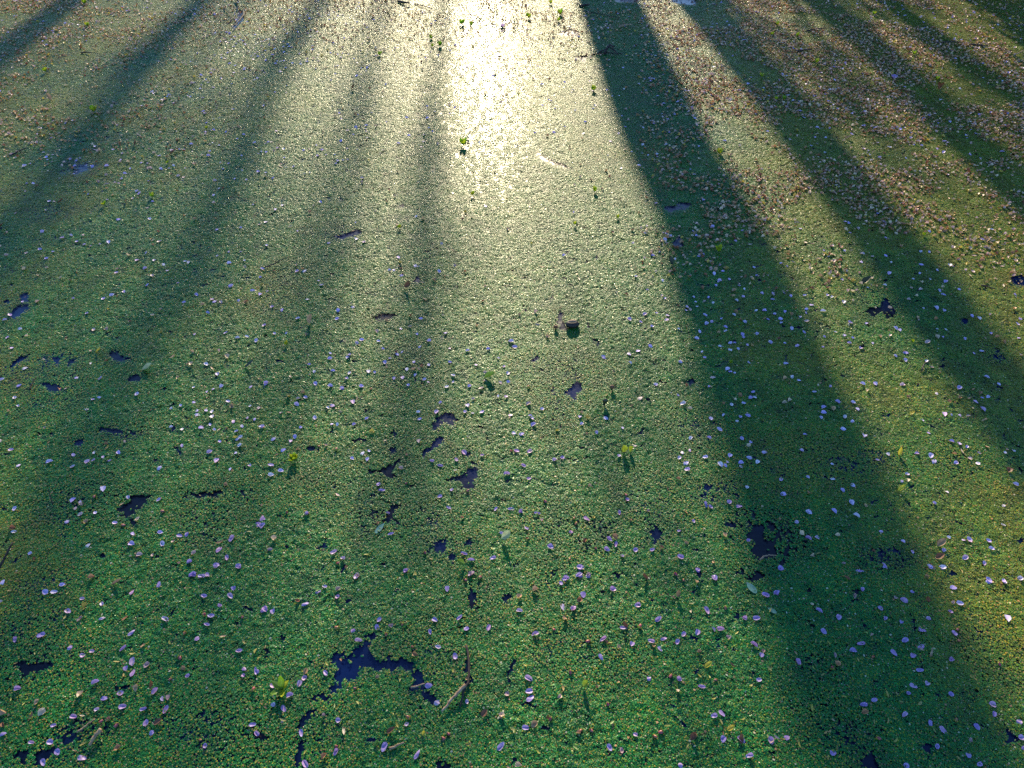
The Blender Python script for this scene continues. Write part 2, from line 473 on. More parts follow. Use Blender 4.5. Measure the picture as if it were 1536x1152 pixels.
# ------------------------------------------------------------------ duckweed
def clump_mesh(name, radius, pitch, seed):
    r = np.random.default_rng(seed)
    V, Fc, C = [], [], []
    m_ = int(radius * 1.4 / pitch) + 1
    for j in range(-m_, m_ + 1):
        for i in range(-m_, m_ + 1):
            x = (i + 0.5 * (j & 1)) * pitch + r.normal(0, pitch * .22)
            y = j * pitch * 0.88 + r.normal(0, pitch * .22)
            rr = radius * (0.72 + 0.4 * float(vnoise(math.atan2(y, x) * 2 + 9, seed, 1.0, 3)))
            if math.hypot(x, y) > rr:
                continue
            a = r.uniform(.0012, .0019) * (1.7 if r.random() < .05 else 1)
            bb = a * r.uniform(.72, .95)
            th = r.uniform(0, 6.283)
            z = r.uniform(.0006, .0034)
            sl = .32 if r.random() < .10 else .115
            e = .0015
            hz = lambda xx, yy: .0042 * float(vnoise(xx + seed, yy, .011, 5)) + .0016 * float(vnoise(xx + seed, yy, .0045, 6))
            h0 = hz(x, y)
            z += h0
            tx = r.normal(0, sl) + .42 * (hz(x + e, y) - h0) / e
            ty = r.normal(0, sl) + .42 * (hz(x, y + e) - h0) / e
            q = r.random()
            if q < .72:
                col = np.array((.004, .150, .028)) * r.uniform(.65, 1.35)
            elif q < .90:
                col = np.array((.060, .190, .008)) * r.uniform(.7, 1.3)
            elif q < .965:
                col = np.array((.26, .26, .02)) * r.uniform(.7, 1.2)
            elif q < .985:
                col = np.array((.26, .15, .08)) * r.uniform(.6, 1.2)
            else:
                col = np.array((.46, .42, .30)) * r.uniform(.7, 1.1)
            base = len(V)
            V.append((x, y, z + .0004))
            nn = 7
            for k in range(nn):
                t = 6.2832 * k / nn
                dx, dy = a * math.cos(t), bb * math.sin(t) * (1.0 + .12 * math.cos(t))
                ex, ey = dx * math.cos(th) - dy * math.sin(th), dx * math.sin(th) + dy * math.cos(th)
                V.append((x + ex, y + ey, max(.0002, z + ex * tx + ey * ty)))
                Fc.append((base, base + 1 + k, base + 1 + (k + 1) % nn))
            C += [(*col, r.random() ** .55)] * (nn + 1)
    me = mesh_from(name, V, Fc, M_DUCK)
    at = me.attributes.new('tint', 'FLOAT_COLOR', 'POINT')
    at.data.foreach_set('color', np.array(C, np.float32).ravel())
    return me


def instancer(name, meshes, P, rotz, scl, idx, rotx=None, roty=None):
    """one stuff object: points carrying instances of the given small meshes"""
    coll = bpy.data.collections.new(name + '_source')
    for k, me in enumerate(meshes):
        coll.objects.link(bpy.data.objects.new('%s_source_%02d' % (name, k), me))
    pm = bpy.data.meshes.new(name)
    pm.vertices.add(len(P))
    pm.vertices.foreach_set('co', np.asarray(P, np.float32).ravel())
    rot = np.zeros((len(P), 3), np.float32)
    rot[:, 2] = rotz
    if rotx is not None:
        rot[:, 0], rot[:, 1] = rotx, roty
    for nm, ty, arr in (('rot', 'FLOAT_VECTOR', rot), ('scl', 'FLOAT', np.asarray(scl, np.float32)), ('idx', 'INT', np.asarray(idx, np.int32))):
        at = pm.attributes.new(nm, ty, 'POINT')
        at.data.foreach_set('vector' if ty == 'FLOAT_VECTOR' else 'value', arr.ravel())
    pm.update()
    o = add(name, pm)
    ng = bpy.data.node_groups.new(name + '_scatter', 'GeometryNodeTree')
    ng.interface.new_socket('Geometry', in_out='INPUT', socket_type='NodeSocketGeometry')
    ng.interface.new_socket('Geometry', in_out='OUTPUT', socket_type='NodeSocketGeometry')
    N = ng.nodes
    gi, go = N.new('NodeGroupInput'), N.new('NodeGroupOutput')
    ci = N.new('GeometryNodeCollectionInfo')
    ci.inputs['Collection'].default_value = coll
    ci.inputs['Separate Children'].default_value = True
    ci.inputs['Reset Children'].default_value = True
    ip = N.new('GeometryNodeInstanceOnPoints')
    ip.inputs['Pick Instance'].default_value = True

    def named(nm, ty):
        a = N.new('GeometryNodeInputNamedAttribute')
        a.data_type = ty
        a.inputs['Name'].default_value = nm
        return a.outputs['Attribute']
    L = ng.links.new
    L(gi.outputs[0], ip.inputs['Points'])
    L(ci.outputs[0], ip.inputs['Instance'])
    L(named('idx', 'INT'), ip.inputs['Instance Index'])
    e2r = N.new('FunctionNodeEulerToRotation')
    L(named('rot', 'FLOAT_VECTOR'), e2r.inputs[0])
    L(e2r.outputs[0], ip.inputs['Rotation'])
    L(named('scl', 'FLOAT'), ip.inputs['Scale'])
    L(ip.outputs[0], go.inputs[0])
    md = o.modifiers.new('scatter', 'NODES')
    md.node_group = ng
    return o


big = [clump_mesh('duckweed_clump', .022, .0027, 100 + k) for k in range(12)]
small = [clump_mesh('duckweed_colony', .0032, .0026, 300 + k) for k in range(12)]


def lattice(x0, x1, y0, y1, s, jit):
    nx, ny = int((x1 - x0) / s), int((y1 - y0) / s)
    X, Y = np.meshgrid(x0 + (np.arange(nx) + .5) * s, y0 + (np.arange(ny) + .5) * s)
    X = X + (np.arange(ny) % 2)[:, None] * s * .5
    return (X + rng.uniform(-jit, jit, X.shape) * s).ravel(), (Y + rng.uniform(-jit, jit, Y.shape) * s).ravel()


def in_view(x, y, margin):
    return (np.abs(x) < 0.72 * np.hypot(y, H) + margin) & (y > 0.35) & (y < 7.4)


# block-min of keep, then dilate, to find where whole clumps fit
B = 5
kb = keep[:NY // B * B, :NX // B * B].reshape(NY // B, B, NX // B, B).min((1, 3))
full = kb >= .999
pad = np.pad(full, 1, constant_values=True)
solid = np.ones_like(full)
for dj in range(3):
    for di in range(3):
        solid &= pad[dj:dj + full.shape[0], di:di + full.shape[1]]

pad = np.pad(solid, 1, constant_values=True)
inner = np.ones_like(solid)                     # solid cells with solid neighbours: no loose colonies needed
for dj in range(3):
    for di in range(3):
        inner &= pad[dj:dj + solid.shape[0], di:di + solid.shape[1]]


def solid_at(x, y, grid=None):
    grid = solid if grid is None else grid
    i = np.clip(((x - X0) / (CELL * B)).astype(int), 0, solid.shape[1] - 1)
    j = np.clip(((y - Y0) / (CELL * B)).astype(int), 0, solid.shape[0] - 1)
    return grid[j, i]


x, y = lattice(X0, X1, .3, 7.5, .0265, .35)
s_ = in_view(x, y, .9) & solid_at(x, y)
xb, yb = x[s_], y[s_]
x, y = lattice(X0, X1, .3, 7.5, .0047, .45)
s_ = in_view(x, y, .9) & ~solid_at(x, y, inner)
x, y = x[s_], y[s_]
km = keep_at(x, y)
for ddx, ddy in ((.003, 0), (-.003, 0), (0, .003), (0, -.003)):
    km = np.minimum(km, keep_at(x + ddx, y + ddy))
s_ = rng.random(len(x)) < np.maximum(km ** 1.5, .016)
xs, ys = x[s_], y[s_]
# coarser plants outside the picture, out to the bank
x, y = lattice(-11, 11, -4, 10.4, .058, .4)
s_ = ~in_view(x, y, .88)
xo, yo = x[s_], y[s_]
P = np.c_[np.r_[xb, xs, xo], np.r_[yb, ys, yo], np.zeros(len(xb) + len(xs) + len(xo))]
P[:, 2] = rng.uniform(0, .0012, len(P))
nb, ns, no = len(xb), len(xs), len(xo)
idx = np.r_[rng.integers(0, 12, nb), 12 + rng.integers(0, 12, ns), rng.integers(0, 12, no)]
scl = np.r_[rng.uniform(.9, 1.12, nb), rng.uniform(.85, 1.15, ns), rng.uniform(2.0, 2.4, no)]
dw = instancer('duckweed', big + small, P, rng.uniform(0, 6.283, len(P)), scl, idx)
tag(dw, 'green duckweed covering the pond in a dense mat', 'duckweed', None, 'stuff')
print('duckweed', nb, ns, no)

# ------------------------------------------------------------------ trees on the far bank whose trunks throw the shadows
S_HAT = np.array((math.sin(SUN_AZ), math.cos(SUN_AZ)))
P_HAT = np.array((math.cos(SUN_AZ), -math.sin(SUN_AZ)))


def bank_pt(u, D):
    p = S_HAT * D + P_HAT * u
    return Vector((p[0], p[1], 0.0))


def tube(points, radii, sides=8, cap=True, lump=0.0, seed=0):
    r = np.random.default_rng(seed)
    V, Fc = [], []
    pts = [Vector(p) for p in points]
    ref = Vector((0.31, 0.17, 0.93)) if abs((pts[-1] - pts[0]).normalized().z) < .8 else Vector((1, 0.1, 0))
    for k, p in enumerate(pts):
        d = (pts[min(k + 1, len(pts) - 1)] - pts[max(k - 1, 0)]).normalized()
        a = d.cross(ref).normalized()
        c = d.cross(a)
        for i in range(sides):
            t = 6.28319 * i / sides
            rr = radii[k] * (1 + lump * r.normal())
            V.append(p + a * math.cos(t) * rr + c * math.sin(t) * rr)
    for k in range(len(pts) - 1):
        for i in range(sides):
            q = k * sides
            Fc.append((q + i, q + (i + 1) % sides, q + sides + (i + 1) % sides, q + sides + i))
    if cap:
        Fc.append(tuple(range(sides))[::-1])
        Fc.append(tuple(range((len(pts) - 1) * sides, len(pts) * sides)))
    return V, Fc


def leaf_cloud(name, centres, n_, spread, size, mat, seed):
    r = np.random.default_rng(seed)
    V, Fc = [], []
    for k in range(n_):
        c = np.array(centres[r.integers(len(centres))]) + r.normal(0, 1, 3) * np.array(spread)
        a = r.normal(0, 1, 3)
        a /= np.linalg.norm(a)
        b_ = np.cross(a, r.normal(0, 1, 3))
        b_ /= np.linalg.norm(b_)
        L_ = size * r.uniform(.6, 1.3)
        q = len(V)
        V += [c - a * L_, c + b_ * L_ * .45, c + a * L_, c - b_ * L_ * .45]
        Fc += [(q, q + 1, q + 2), (q, q + 2, q + 3)]
    return mesh_from(name, V, Fc, mat, False)


def tree(u, D, dia, label, seed=0, lean=0.0, bough=()):
    fork = D * .40 + 1.6
    r = np.random.default_rng(seed)
    base = bank_pt(u, D)
    root = tag(add('tree', None, base), label, 'tree', 'trees on the far bank')
    rad = dia / 2
    pts, rr = [], []
    for k in range(25):
        z = -0.3 + (fork + .3) * k / 24
        pts.append((lean * (z - 4.0) + .03 * math.sin(z * 1.1 + seed) + .015 * math.sin(z * 3.1 + seed * 2) + r.normal(0, .008), r.normal(0, .01), z))
        rr.append(rad * (1.30 - .25 * min(1, z / 2)) if z < 2 else rad * (1.05 - .025 * (z - 2)))
    add('trunk', mesh_from('trunk', *tube(pts, rr, 14, True, .05, seed), M_BARK), parent=root)
    tips = []
    top = Vector(pts[-1])
    nl = 5 if dia > .18 else 3
    for k in range(nl):
        a = 6.283 * k / nl + r.uniform(-.4, .4)
        Lb = r.uniform(2.2, 3.6) * (1 if dia > .18 else .6)
        lp = [top - Vector((0, 0, .15))]
        for q in range(1, 6):
            t = q / 5
            lp.append(top + Vector((math.cos(a) * Lb * .55 * t, math.sin(a) * Lb * .55 * t, Lb * t * (.7 + .3 * t))) + Vector(r.normal(0, .07, 3)))
        add('limb', mesh_from('limb', *tube(lp, [rr[-1] * .7 * (1 - .16 * q) for q in range(6)], 7, True), M_BARK), parent=root)
        tips += [tuple(lp[3]), tuple(lp[4]), tuple(lp[5])]
    add('crown', leaf_cloud('crown', tips, 260 * nl, (.5, .5, .35), .055, M_CROWN, seed), parent=root)
    for bx, z0, z1, sx, nleaf in bough:  # sprays out of view, added to widen, soften and dapple the shadows
        side = 1 if bx >= 0 else -1
        lp = [Vector((0, 0, z0 - .3)), Vector((bx * .4, .1, z0)), Vector((bx * .8, .15, (z0 + z1) / 2)), Vector((bx + side * .1, .1, z1))]
        bo = add('limb', mesh_from('limb', *tube(lp, [rad * .3 + .01, rad * .25 + .01, .02, .01], 7), M_BARK), parent=root)
        cs = [(bx + r.uniform(-sx, sx), r.uniform(-.4, .4), r.uniform(z0, z1)) for _ in range(14)]
        add('leaf_spray', leaf_cloud('leaf_spray', cs, nleaf, (.10, .2, .12), .05, M_CROWN, seed + 1), parent=bo)['kind'] = 'stuff'
    return root


TREES = [  # u across the sunbeams, distance, trunk diameter, what its shadow does
    (-3.95, 15, 0.55, 'thick-trunked tree on the far bank, beyond the slim shadow pair'),
    (-3.13, 20, 0.28, 'straight tree whose shadow crosses the petal-flecked far reach'),
    (-2.18, 28, 0.24, 'slender tree throwing the shadow that runs beside the lime rosette'),
    (-1.83, 28, 0.08, 'sapling with the thin faint shadow close to the slender tree'),
    (-1.27, 29, 0.16, 'young tree whose soft shadow borders the pale glare'),
    (-0.70, 29, 0.09, 'sapling throwing a blurred streak past the dark wet leaf'),
    (-0.30, 24, 0.085, 'sapling whose faint shadow splits the bright glare'),
    (0.925, 14.2, 0.48, 'stout tree throwing the broad teal shadow beside the glare'),
    (1.64, 14.6, 0.34, 'tree throwing the second shadow beyond the golden strip'),
    (2.50, 14.0, 0.26, 'tree with a low leafy bough shading the brown litter'),
    (3.08, 15, 0.2, 'thin tree nearest the dense dark bush on the bank'),
]
BOUGHS = {  # tree: (offset, from height, to height, half width, leaves)
    9: [(.5, 2.6, 4.4, .5, 700), (-.35, 3.0, 4.0, .3, 260)],
    7: [(-.36, 4.5, 6.4, .16, 200)],
    2: [(-.25, 8.8, 10.8, .34, 200), (.35, 9.2, 10.8, .3, 180)],
    4: [(-.32, 9.2, 11.0, .42, 260), (.25, 9.8, 11.0, .3, 130)],
    10: [(-.15, 2.8, 4.6, .35, 420)],
    5: [(.1, 9.6, 11.2, .3, 110)],
    6: [(.1, 7.8, 9.2, .2, 110)],
    1: [(.2, 5.4, 7.2, .2, 120)],
    8: [(.36, 3.2, 4.4, .28, 190)]}
for k, (u, D, dia, lab) in enumerate(TREES):
    tree(u, D, dia, lab, seed=40 + k, lean=.07 if k == 8 else (-.004 if k % 2 else .005), bough=BOUGHS.get(k, ()))

bush = tag(add('bush', None, bank_pt(4.95, 9.3)), 'dense dark bush on the bank shading the far corner', 'bush')
r = np.random.default_rng(77)
for k in range(9):
    a = r.uniform(0, 6.283)
    tip = Vector((math.cos(a) * r.uniform(.3, 1.2), math.sin(a) * r.uniform(.2, .6), r.uniform(2.2, 3.6)))
    lp = [Vector((0, 0, .2)), tip * .4, tip * .75, tip]
    add('stem', mesh_from('stem', *tube(lp, [.05, .04, .025, .012], 6), M_BARK), parent=bush)
cs = [(r.uniform(-1.3, 1.6), r.uniform(-.6, .6), r.uniform(.3, 3.9)) for k in range(90)]
cs += [(r.uniform(-1.25, 1.8), r.uniform(-3.0, -.5), r.uniform(1.05, 3.6)) for k in range(130)]   # unseen boughs added over the water, blocking sky light to darken the corner
cs += [(r.uniform(-1.2, 2.6), r.uniform(-4.7, -2.6), r.uniform(1.6, 3.2)) for k in range(90)]  # more added foliage, closing off the sky above that corner
add('foliage', leaf_cloud('foliage', cs, 48000, (.12, .2, .16), .06, M_CROWN, 78), parent=bush)['kind'] = 'stuff'

# ------------------------------------------------------------------ small meshes that lie on the mat
def grid_mesh(name, fn, nu, nv, mat):
    V = [fn(-1 + 2 * i / (nu - 1), -1 + 2 * j / (nv - 1)) for i in range(nu) for j in range(nv)]
    Fc = [(i * nv + j, (i + 1) * nv + j, (i + 1) * nv + j + 1, i * nv + j + 1) for i in range(nu - 1) for j in range(nv - 1)]
    return mesh_from(name, V, Fc, mat)


def petal_fn(kind, seed, L=.0107, W=.0070):
    r = np.random.default_rng(seed)
    cup, fold, wave, ph, bend = [(.0042, .0, .0004, 0, .002), (.0012, .0052, .0006, 0, .0006), (.0008, .0006, .0012, 1, -.0004), (-.0022, .001, .0007, 2, .001), (.0030, .0026, .0014, 3, .0034)][kind]
    asym, notch = r.uniform(-.15, .15), r.uniform(0, .18)
    W = W * r.uniform(.82, 1.12)

    def fn(u, v):
        w_ = max(0.0, 1 - abs(u) ** 2.3) ** .55 * (1 + .16 * u)
        x_ = L * u * (1 - notch * max(0, u) * (1 - abs(v)) ** 2)
        y_ = W * w_ * v + asym * W * (1 - u * u) * .5
        vv = v * w_
        z_ = .0008 + abs(cup) * (0 if cup > 0 else 1) + cup * (vv * vv * .8 + u * u * .5) + fold * abs(vv) ** 1.3 + wave * math.sin(3.1 * u + 2.3 * vv + ph) + bend * max(0, u) ** 2
        return (x_, y_, z_)
    return fn


PETALS = [grid_mesh('petal', petal_fn(k % 5, 20 + k), 9, 7, M_PETAL) for k in range(10)]
PETALS_OLD = [grid_mesh('petal', petal_fn(4 if k % 2 else 1, 60 + k, .008, .006), 8, 6, M_PETAL_OLD) for k in range(4)]
KIND_WORD = ['cupped', 'folded', 'flat', 'domed', 'curled']


def leaflet_fn(seed):
    r = np.random.default_rng(seed)
    L_, W_, arch, tw = r.uniform(.0045, .0072), r.uniform(.0013, .0023), r.uniform(-.0006, .0022), r.uniform(-.9, .9)

    def fn(u, v):
        w_ = max(0, 1 - abs(u) ** 1.8) ** .8
        return (L_ * u, W_ * w_ * v + .0016 * tw * u * u, .001 + arch * u * u + .0008 * abs(v) * w_)
    return fn


LEAFLETS = [grid_mesh('leaflet', leaflet_fn(k), 7, 4, M_LEAFLET) for k in range(8)]


def leaf_mesh(mat, seed, fold=.25, curl=.3, aspect=.42, name='leaf'):
    """unit-length leaf along +x from 0 to 1, pointed tip, folded on the midrib, tip curling up"""
    r = np.random.default_rng(seed)
    ph = r.uniform(0, 6)

    def fn(u, v):
        t = (u + 1) / 2
        w_ = aspect * .5 * max(0.0, math.sin(math.pi * min(1, t ** .85)) ** .8 * (1 - .25 * t))
        c = curl * t
        x_ = math.sin(c * 1.6) / max(1e-3, curl * 1.6) if curl > .01 else t
        z_ = (1 - math.cos(c * 1.6)) / max(1e-3, curl * 1.6) if curl > .01 else 0
        ed = .025 * math.sin(9 * t + ph) * abs(v) * (1 if v > 0 else -.8)
        return (x_, w_ * v, z_ + fold * abs(v) * w_ * 1.6 + ed * w_ * 4)
    return grid_mesh(name, fn, 13, 7, mat)


STALK = mesh_from('stalk', *tube([(.03, 0, .0), (-.08, .01, .01), (-.2, .05, .03), (-.3, .1, .02)], [.013, .013, .012, .015], 6), M_LEAF_BROWN)


def bud_parts():
    def body(u, v):
        a = math.pi * (u + 1) / 2
        rr = .0036 * math.sin(a) ** .8 * (1 - .25 * (u + 1) / 2)
        t = math.pi * v
        return (rr * math.cos(t), rr * math.sin(t) * .9, -.0052 * math.cos(a))
    me = grid_mesh('bud', body, 8, 9, M_BUD)
    V, Fc = [], []
    for k in range(5):
        t = 6.283 * k / 5
        c, s = math.cos(t), math.sin(t)
        q = len(V)
        V += [(0, 0, -.0055), (c * .004 - s * .0018, s * .004 + c * .0018, -.0035), (c * .0052, s * .0052, -.001), (c * .004 + s * .0018, s * .004 - c * .0018, -.0035)]
        Fc.append((q, q + 1, q + 2, q + 3))
    return me, mesh_from('calyx', V, Fc, M_LEAF_GREEN)


BUD, CALYX = bud_parts()

# ------------------------------------------------------------------ landmarks and labels
MARKS = [(560, 990, 'the ragged blue gap'), (690, 1035, 'the forked twig'), (425, 1035, 'the leafy sprout'), (1145, 805, 'the black tattered gap'), (205, 758, 'the zigzag gap'),
         (590, 705, 'the wishbone-shaped gap'), (940, 676, 'the curled yellow leaf pair'), (1350, 742, 'the bright yellow pointed leaf'), (763, 806, 'the crumpled lime leaf'),
         (1016, 895, 'the bent tan husk'), (1126, 884, 'the sunken teal leaf'), (238, 1032, 'the curled orange leaf'), (15, 855, 'the slanting dark stick'), (147, 1110, 'the bone-shaped tan stick'),
         (180, 876, 'the split tan husk'), (880, 1030, 'the cupped green leaf'), (1328, 462, 'the forked bright gap'), (736, 568, 'the boat-shaped leaf'), (858, 487, 'the nut shell'),
         (616, 433, 'the arched red leaf'), (225, 556, 'the pale lime leaf'), (570, 795, 'the pale grey-green leaf'), (865, 585, 'the star-shaped gap'), (690, 848, 'the overhanging mossy leaf'),
         (595, 1122, 'the mossy stick'), (964, 869, 'the rolled brown leaf'), (1394, 982, 'the tan splinter'), (1300, 1140, 'the round black hole'), (1410, 830, 'the cracked orange leaf'),
         (1003, 396, 'the stalked dark leaf'), (1298, 425, 'the dark triangular leaf'), (142, 170, 'the lime rosette'), (533, 135, 'the rust-red leaf'), (1340, 120, 'the violet blossom'), (1077, 233, 'the golden rosette'), (695, 220, 'the green rosette on the glare')]
MARK_W = [G(a, c) for a, c, _ in MARKS]
ONES = ['', 'first', 'second', 'third', 'fourth', 'fifth', 'sixth', 'seventh', 'eighth', 'ninth', 'tenth', 'eleventh', 'twelfth', 'thirteenth', 'fourteenth', 'fifteenth', 'sixteenth', 'seventeenth', 'eighteenth', 'nineteenth']
TENS = {2: ('twentieth', 'twenty'), 3: ('thirtieth', 'thirty'), 4: ('fortieth', 'forty'), 5: ('fiftieth', 'fifty'), 6: ('sixtieth', 'sixty')}


def ordinal(k):
    if k < 20:
        return ONES[k]
    return TENS[k // 10][0] if k % 10 == 0 else TENS[k // 10][1] + '-' + ONES[k % 10]


def shade_word(p):
    u = p.x * P_HAT[0] + p.y * P_HAT[1]
    for uu, D, dia, _ in TREES:
        if abs(u - uu) < dia / 2 + .02 and dia > .19:
            return 'shaded'
    return 'sunlit'


def rank_labels(objs, noun, words):
    """label every object by its look and its rank of nearness to the nearest landmark"""
    by = {}
    for o, wd in zip(objs, words):
        ds = [(o.location - mw).length for mw in MARK_W]
        k = int(np.argmin(ds))
        by.setdefault(k, []).append((ds[k], o, wd))
    for k, lst in by.items():
        lst.sort(key=lambda t: t[0])
        for q, (d, o, wd) in enumerate(lst):
            near = 'nearest to ' if q == 0 else ordinal(q + 1) + ' nearest to '
            o['label'] = '%s %s, %s%s' % (wd, noun, near, MARKS[k][2])


Z_MAT = .0074


def rest_z(p):
    return Z_MAT if float(keep_at(np.array([p.x]), np.array([p.y]))[0]) > .35 else .0042


# ------------------------------------------------------------------ petals traced one by one
def pts(ox, oy, *l):
    return [(ox + a / 3.84, oy + c / 3.84) for a, c in l]


PT = []
PT += pts(0, 852, (22, 92), (12, 205), (100, 425), (245, 397), (318, 150), (272, 148), (367, 108), (482, 186), (595, 216), (467, 303), (597, 300), (768, 147), (920, 103), (1118, 48), (1165, 60), (1200, 48), (1380, 5), (1250, 3), (1348, 127), (1332, 172), (1182, 172), (1272, 230), (1222, 287), (1198, 338), (957, 305), (763, 384), (718, 473), (1140, 418), (1382, 488), (538, 490), (480, 515), (772, 547), (732, 587), (772, 611), (850, 572), (1087, 632), (1412, 592), (1408, 631), (1482, 602), (558, 670), (605, 760), (702, 729), (713, 810), (835, 824), (962, 824), (940, 762), (975, 755), (898, 718), (850, 900), (880, 958), (1190, 1033), (1460, 912), (112, 703), (432, 865), (315, 917), (192, 1018), (298, 1012), (340, 1068), (258, 1128), (480, 1103), (568, 825), (22, 965), (1525, 247), (412, 470), (400, 260))
PT += pts(384, 852, (583, 55), (862, 27), (1240, 43), (1102, 130), (400, 117), (362, 147), (475, 177), (287, 220), (57, 247), (102, 260), (712, 308), (780, 346), (1032, 308), (562, 372), (592, 428), (1214, 360), (1340, 354), (1050, 465), (1148, 517), (407, 614), (282, 643), (252, 675), (102, 688), (200, 745), (103, 796), (163, 818), (10, 604), (394, 858), (475, 885), (995, 685), (1045, 783), (870, 910), (742, 1042), (465, 1070), (930, 1084), (1410, 1034), (1445, 735), (1217, 778), (290, 1137), (700, 350), (1005, 380), (265, 960), (1170, 297), (1518, 257), (10, 960))
PT += pts(768, 852, (1068, 20), (1165, 65), (308, 70), (280, 100), (385, 55), (438, 52), (392, 8), (408, 163), (580, 133), (293, 235), (352, 245), (720, 223), (838, 303), (135, 392), (522, 420), (690, 448), (800, 430), (870, 418), (853, 474), (1063, 380), (1155, 362), (1198, 360), (1243, 412), (1390, 452), (1335, 300), (1403, 300), (1118, 255), (1455, 165), (1520, 153), (510, 522), (640, 355), (95, 645), (98, 720), (958, 648), (1090, 692), (785, 645), (1205, 845), (1158, 862), (710, 968), (558, 1043), (628, 1058), (77, 928), (1210, 995), (1488, 1002), (1362, 1092), (1430, 510), (1418, 655), (1315, 1000), (965, 1145), (105, 760), (985, 390), (950, 438))
PT += pts(1136, 852, (130, 12), (585, 28), (728, 3), (990, 5), (1060, 8), (108, 155), (40, 165), (553, 171), (600, 135), (885, 145), (1122, 122), (1325, 88), (1415, 92), (1505, 70), (790, 183), (838, 196), (702, 242), (350, 258), (462, 295), (726, 300), (822, 318), (977, 302), (1158, 214), (1430, 300), (375, 377), (942, 367), (1127, 386), (840, 428), (590, 445), (935, 465), (440, 510), (545, 488), (780, 497), (890, 512), (232, 549), (1107, 541), (928, 600), (892, 688), (968, 677), (862, 733), (1105, 737), (605, 795), (668, 768), (842, 852), (988, 902), (1062, 942), (1025, 1035), (1255, 925), (1208, 1088), (1345, 795), (1352, 850), (1500, 895), (1510, 985), (1525, 1045), (75, 1000), (165, 985), (430, 1073), (845, 1145), (1270, 1138), (1105, 265), (30, 490), (1218, 1005))
PT += pts(0, 576, (92, 90), (110, 137), (118, 20), (115, 478), (292, 460), (425, 487), (428, 418), (510, 458), (545, 450), (598, 430), (637, 452), (690, 405), (553, 404), (600, 615), (430, 680), (470, 690), (440, 725), (472, 762), (555, 753), (393, 802), (743, 663), (920, 677), (923, 494), (1052, 364), (990, 258), (1055, 273), (1120, 115), (1045, 133), (1195, 53), (1138, 163), (1140, 187), (1190, 162), (1228, 170), (1228, 200), (1213, 245), (1240, 273), (1162, 260), (1318, 112), (1347, 225), (1365, 283), (1397, 252), (1427, 203), (1470, 213), (1492, 145), (1510, 258), (1270, 342), (1213, 402), (1253, 452), (1330, 499), (1360, 407), (1370, 330), (1388, 316), (1385, 364), (1442, 481), (1500, 820), (1518, 785), (1338, 903), (1040, 885), (1080, 875), (770, 872), (765, 932), (513, 940), (810, 993), (885, 996), (182, 985), (928, 866), (945, 928), (1265, 963), (1312, 1012), (1250, 1052), (1378, 1058), (1097, 1035), (1040, 1042), (1115, 1108), (1165, 1118), (1200, 1110), (88, 862), (92, 730), (668, 810), (575, 88), (540, 100), (1275, 17), (72, 390), (5, 338))
PT += pts(384, 576, (60, 8), (345, 10), (430, 22), (497, 33), (608, 25), (877, 16), (1100, 28), (1230, 22), (1297, 37), (1395, 78), (1440, 85), (1250, 97), (290, 88), (245, 95), (237, 128), (148, 177), (440, 135), (415, 148), (560, 115), (342, 205), (640, 209), (567, 243), (470, 243), (440, 240), (260, 260), (37, 257), (103, 327), (205, 340), (228, 315), (160, 390), (205, 428), (88, 480), (147, 513), (90, 535), (652, 396), (615, 410), (557, 440), (940, 340), (937, 172), (1062, 117), (1205, 170), (1247, 180), (1303, 173), (1218, 135), (1465, 190), (1042, 172), (1018, 455), (1065, 482), (1155, 447), (1200, 404), (1305, 423), (1445, 530), (1130, 620), (1060, 658), (1112, 722), (1380, 730), (1468, 730), (1525, 745), (727, 623), (708, 590), (762, 752), (295, 758), (85, 962), (450, 980), (503, 1017), (862, 1087), (582, 1117), (778, 874), (1420, 868), (1238, 1025), (1240, 1104), (1200, 988), (1365, 1013), (38, 785), (15, 820), (40, 825), (20, 150), (1500, 395), (1485, 293), (1525, 300), (945, 213), (645, 443))
PT += pts(768, 576, (828, 15), (953, 76), (97, 125), (105, 195), (115, 210), (125, 245), (173, 155), (400, 240), (390, 200), (540, 207), (635, 264), (487, 290), (10, 293), (55, 300), (708, 365), (22, 397), (245, 448), (290, 437), (100, 400), (615, 425), (68, 480), (97, 556), (663, 675), (618, 752), (782, 742), (428, 785), (50, 748), (145, 757), (173, 795), (83, 842), (338, 862), (560, 908), (597, 937), (545, 963), (222, 950), (632, 1003), (805, 967), (710, 965), (968, 1005), (960, 857), (1042, 800), (1112, 705), (1140, 720), (1247, 690), (1305, 715), (1350, 607), (977, 405), (1022, 392), (1000, 465), (1007, 503), (1027, 322), (1132, 320), (1190, 272), (1293, 224), (1312, 200), (1355, 193), (1142, 211), (1215, 187), (1262, 130), (1332, 123), (1385, 57), (1373, 90), (1395, 88), (1320, 325), (1370, 346), (1253, 423), (1238, 458), (1195, 474), (1225, 481), (1315, 465), (1315, 485), (1362, 436), (1410, 460), (1448, 407), (1110, 433), (1357, 915), (1065, 1083), (1163, 1127), (393, 1065), (385, 1112), (438, 1112), (308, 1132), (960, 437))
